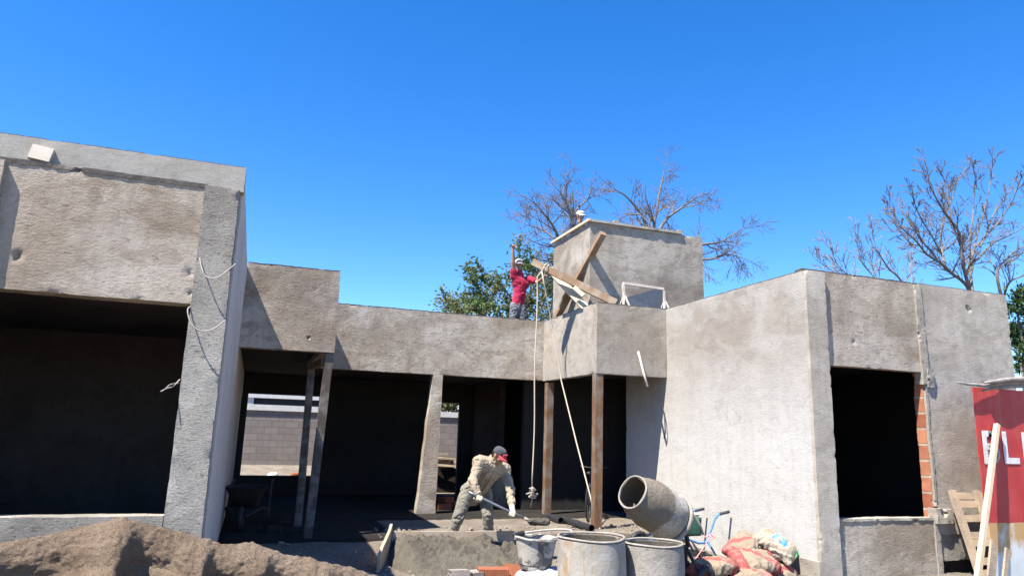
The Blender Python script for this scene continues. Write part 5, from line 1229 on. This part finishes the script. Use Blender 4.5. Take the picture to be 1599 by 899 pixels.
def leafy(name, base, label, limbs, P, nleaf, size, mats, rng, kids, kl, trunk_r=.16, spread=.22):
    e = empty(name, tuple(base), label, 'tree'); f0 = limbs[0][0]
    MB().tube(smooth_pts([base, Vector(base).lerp(f0, .5)+Vector((.1, .05, 0)), f0], 6), [trunk_r*(1-.03*i) for i in range(13)], 9).build('trunk', M['bark'], e, smooth=True)
    lm = MB(); tips = []
    for pts in limbs: path_limb(lm, pts, trunk_r*.5, .015, rng, P, kids, kl, 1, tips)
    lm.build('limbs', M['bark'], e, smooth=True)
    lf = [MB() for _ in mats]
    for i in range(nleaf):
        p, d = tips[rng.randrange(len(tips))]
        wi = 0 if (len(mats) == 1 or noise.noise(p*.9) > -.05+rng.uniform(-.2, .2)) else 1
        q = p+Vector((rng.gauss(0, 1), rng.gauss(0, 1), rng.gauss(0, .8)))*spread*rng.random()
        dd = d+Vector((rng.gauss(0, .7), rng.gauss(0, .7), rng.gauss(-.25, .6))); 
        leaf(lf[wi], q, dd, size*rng.uniform(.7, 1.3), size*rng.uniform(.4, .6), rng)
    for m_, l_ in zip(mats, lf):
        if l_.v: l_.build('crown', M[m_], e)
    return e
Yt = 18.2; rng = random.Random(5)
GP = dict(seg=.25, wig=.15, rise=[.06, .05, .03, .02], rmin=.009, kids=[4, 4, 3, 2], max=3, t0=.25, ang=(25, 60), len=(.45, .7), leaf_lvl=2)
f0 = tp(800, 560)
b0_ = Vector((f0.x, f0.y+1.2, .4)); Yt = 20.
f0 = tp(800, 560)
leafy('leafy_tree', Vector((f0.x, f0.y, .4)), 'green leafy tree behind the roof to the left of the tank tower', [
    [f0, tp(770, 510), tp(745, 486, -.5), tp(722, 474, -.8)], [f0, tp(785, 500, .5), tp(765, 470, .5), tp(748, 450, .4)], [f0, tp(805, 500, -.3), tp(798, 465, -.4), tp(775, 438, -.5)],
    [f0, tp(835, 500, .4), tp(850, 458, .5), tp(842, 428, .6)], [f0, tp(850, 515, -.5), tp(866, 475, -.6), tp(868, 440, -.6)], [f0, tp(740, 525, .6), tp(735, 500, .8), tp(726, 486, 1)], [f0, tp(820, 490, 1), tp(828, 450, 1.2), tp(818, 415, 1.2)]],
    GP, 9000, .125, ['leaf', 'leaf_dry'], rng, 8, 1.0, .15, .20)
Yt = 10.6
f0 = tp(1600, 600)
leafy('leafy_tree', Vector((f0.x, f0.y, -.25)), 'dark green leafy tree at the right edge behind the house corner', [
    [f0, tp(1598, 550), tp(1592, 505), tp(1590, 480)], [f0, tp(1590, 560, .4), tp(1590, 525, .5)], [f0, tp(1620, 540, .4), tp(1630, 490, .5)]], dict(GP, seg=.15), 3800, .10, ['leaf_dark'], random.Random(9), 9, .45, .08, .16)
Yt = 27.
f0 = tp(698, 660)
leafy('leafy_tree', Vector((f0.x, f0.y, .4)), 'bright green tree seen over the block wall through the back doorway', [
    [f0, tp(690, 645), tp(680, 630)], [f0, tp(705, 640), tp(712, 622)], [f0, tp(700, 645), tp(698, 625)]], GP, 2600, .16, ['leaf', 'leaf_dry'], random.Random(2), 8, .8, .1, .2)
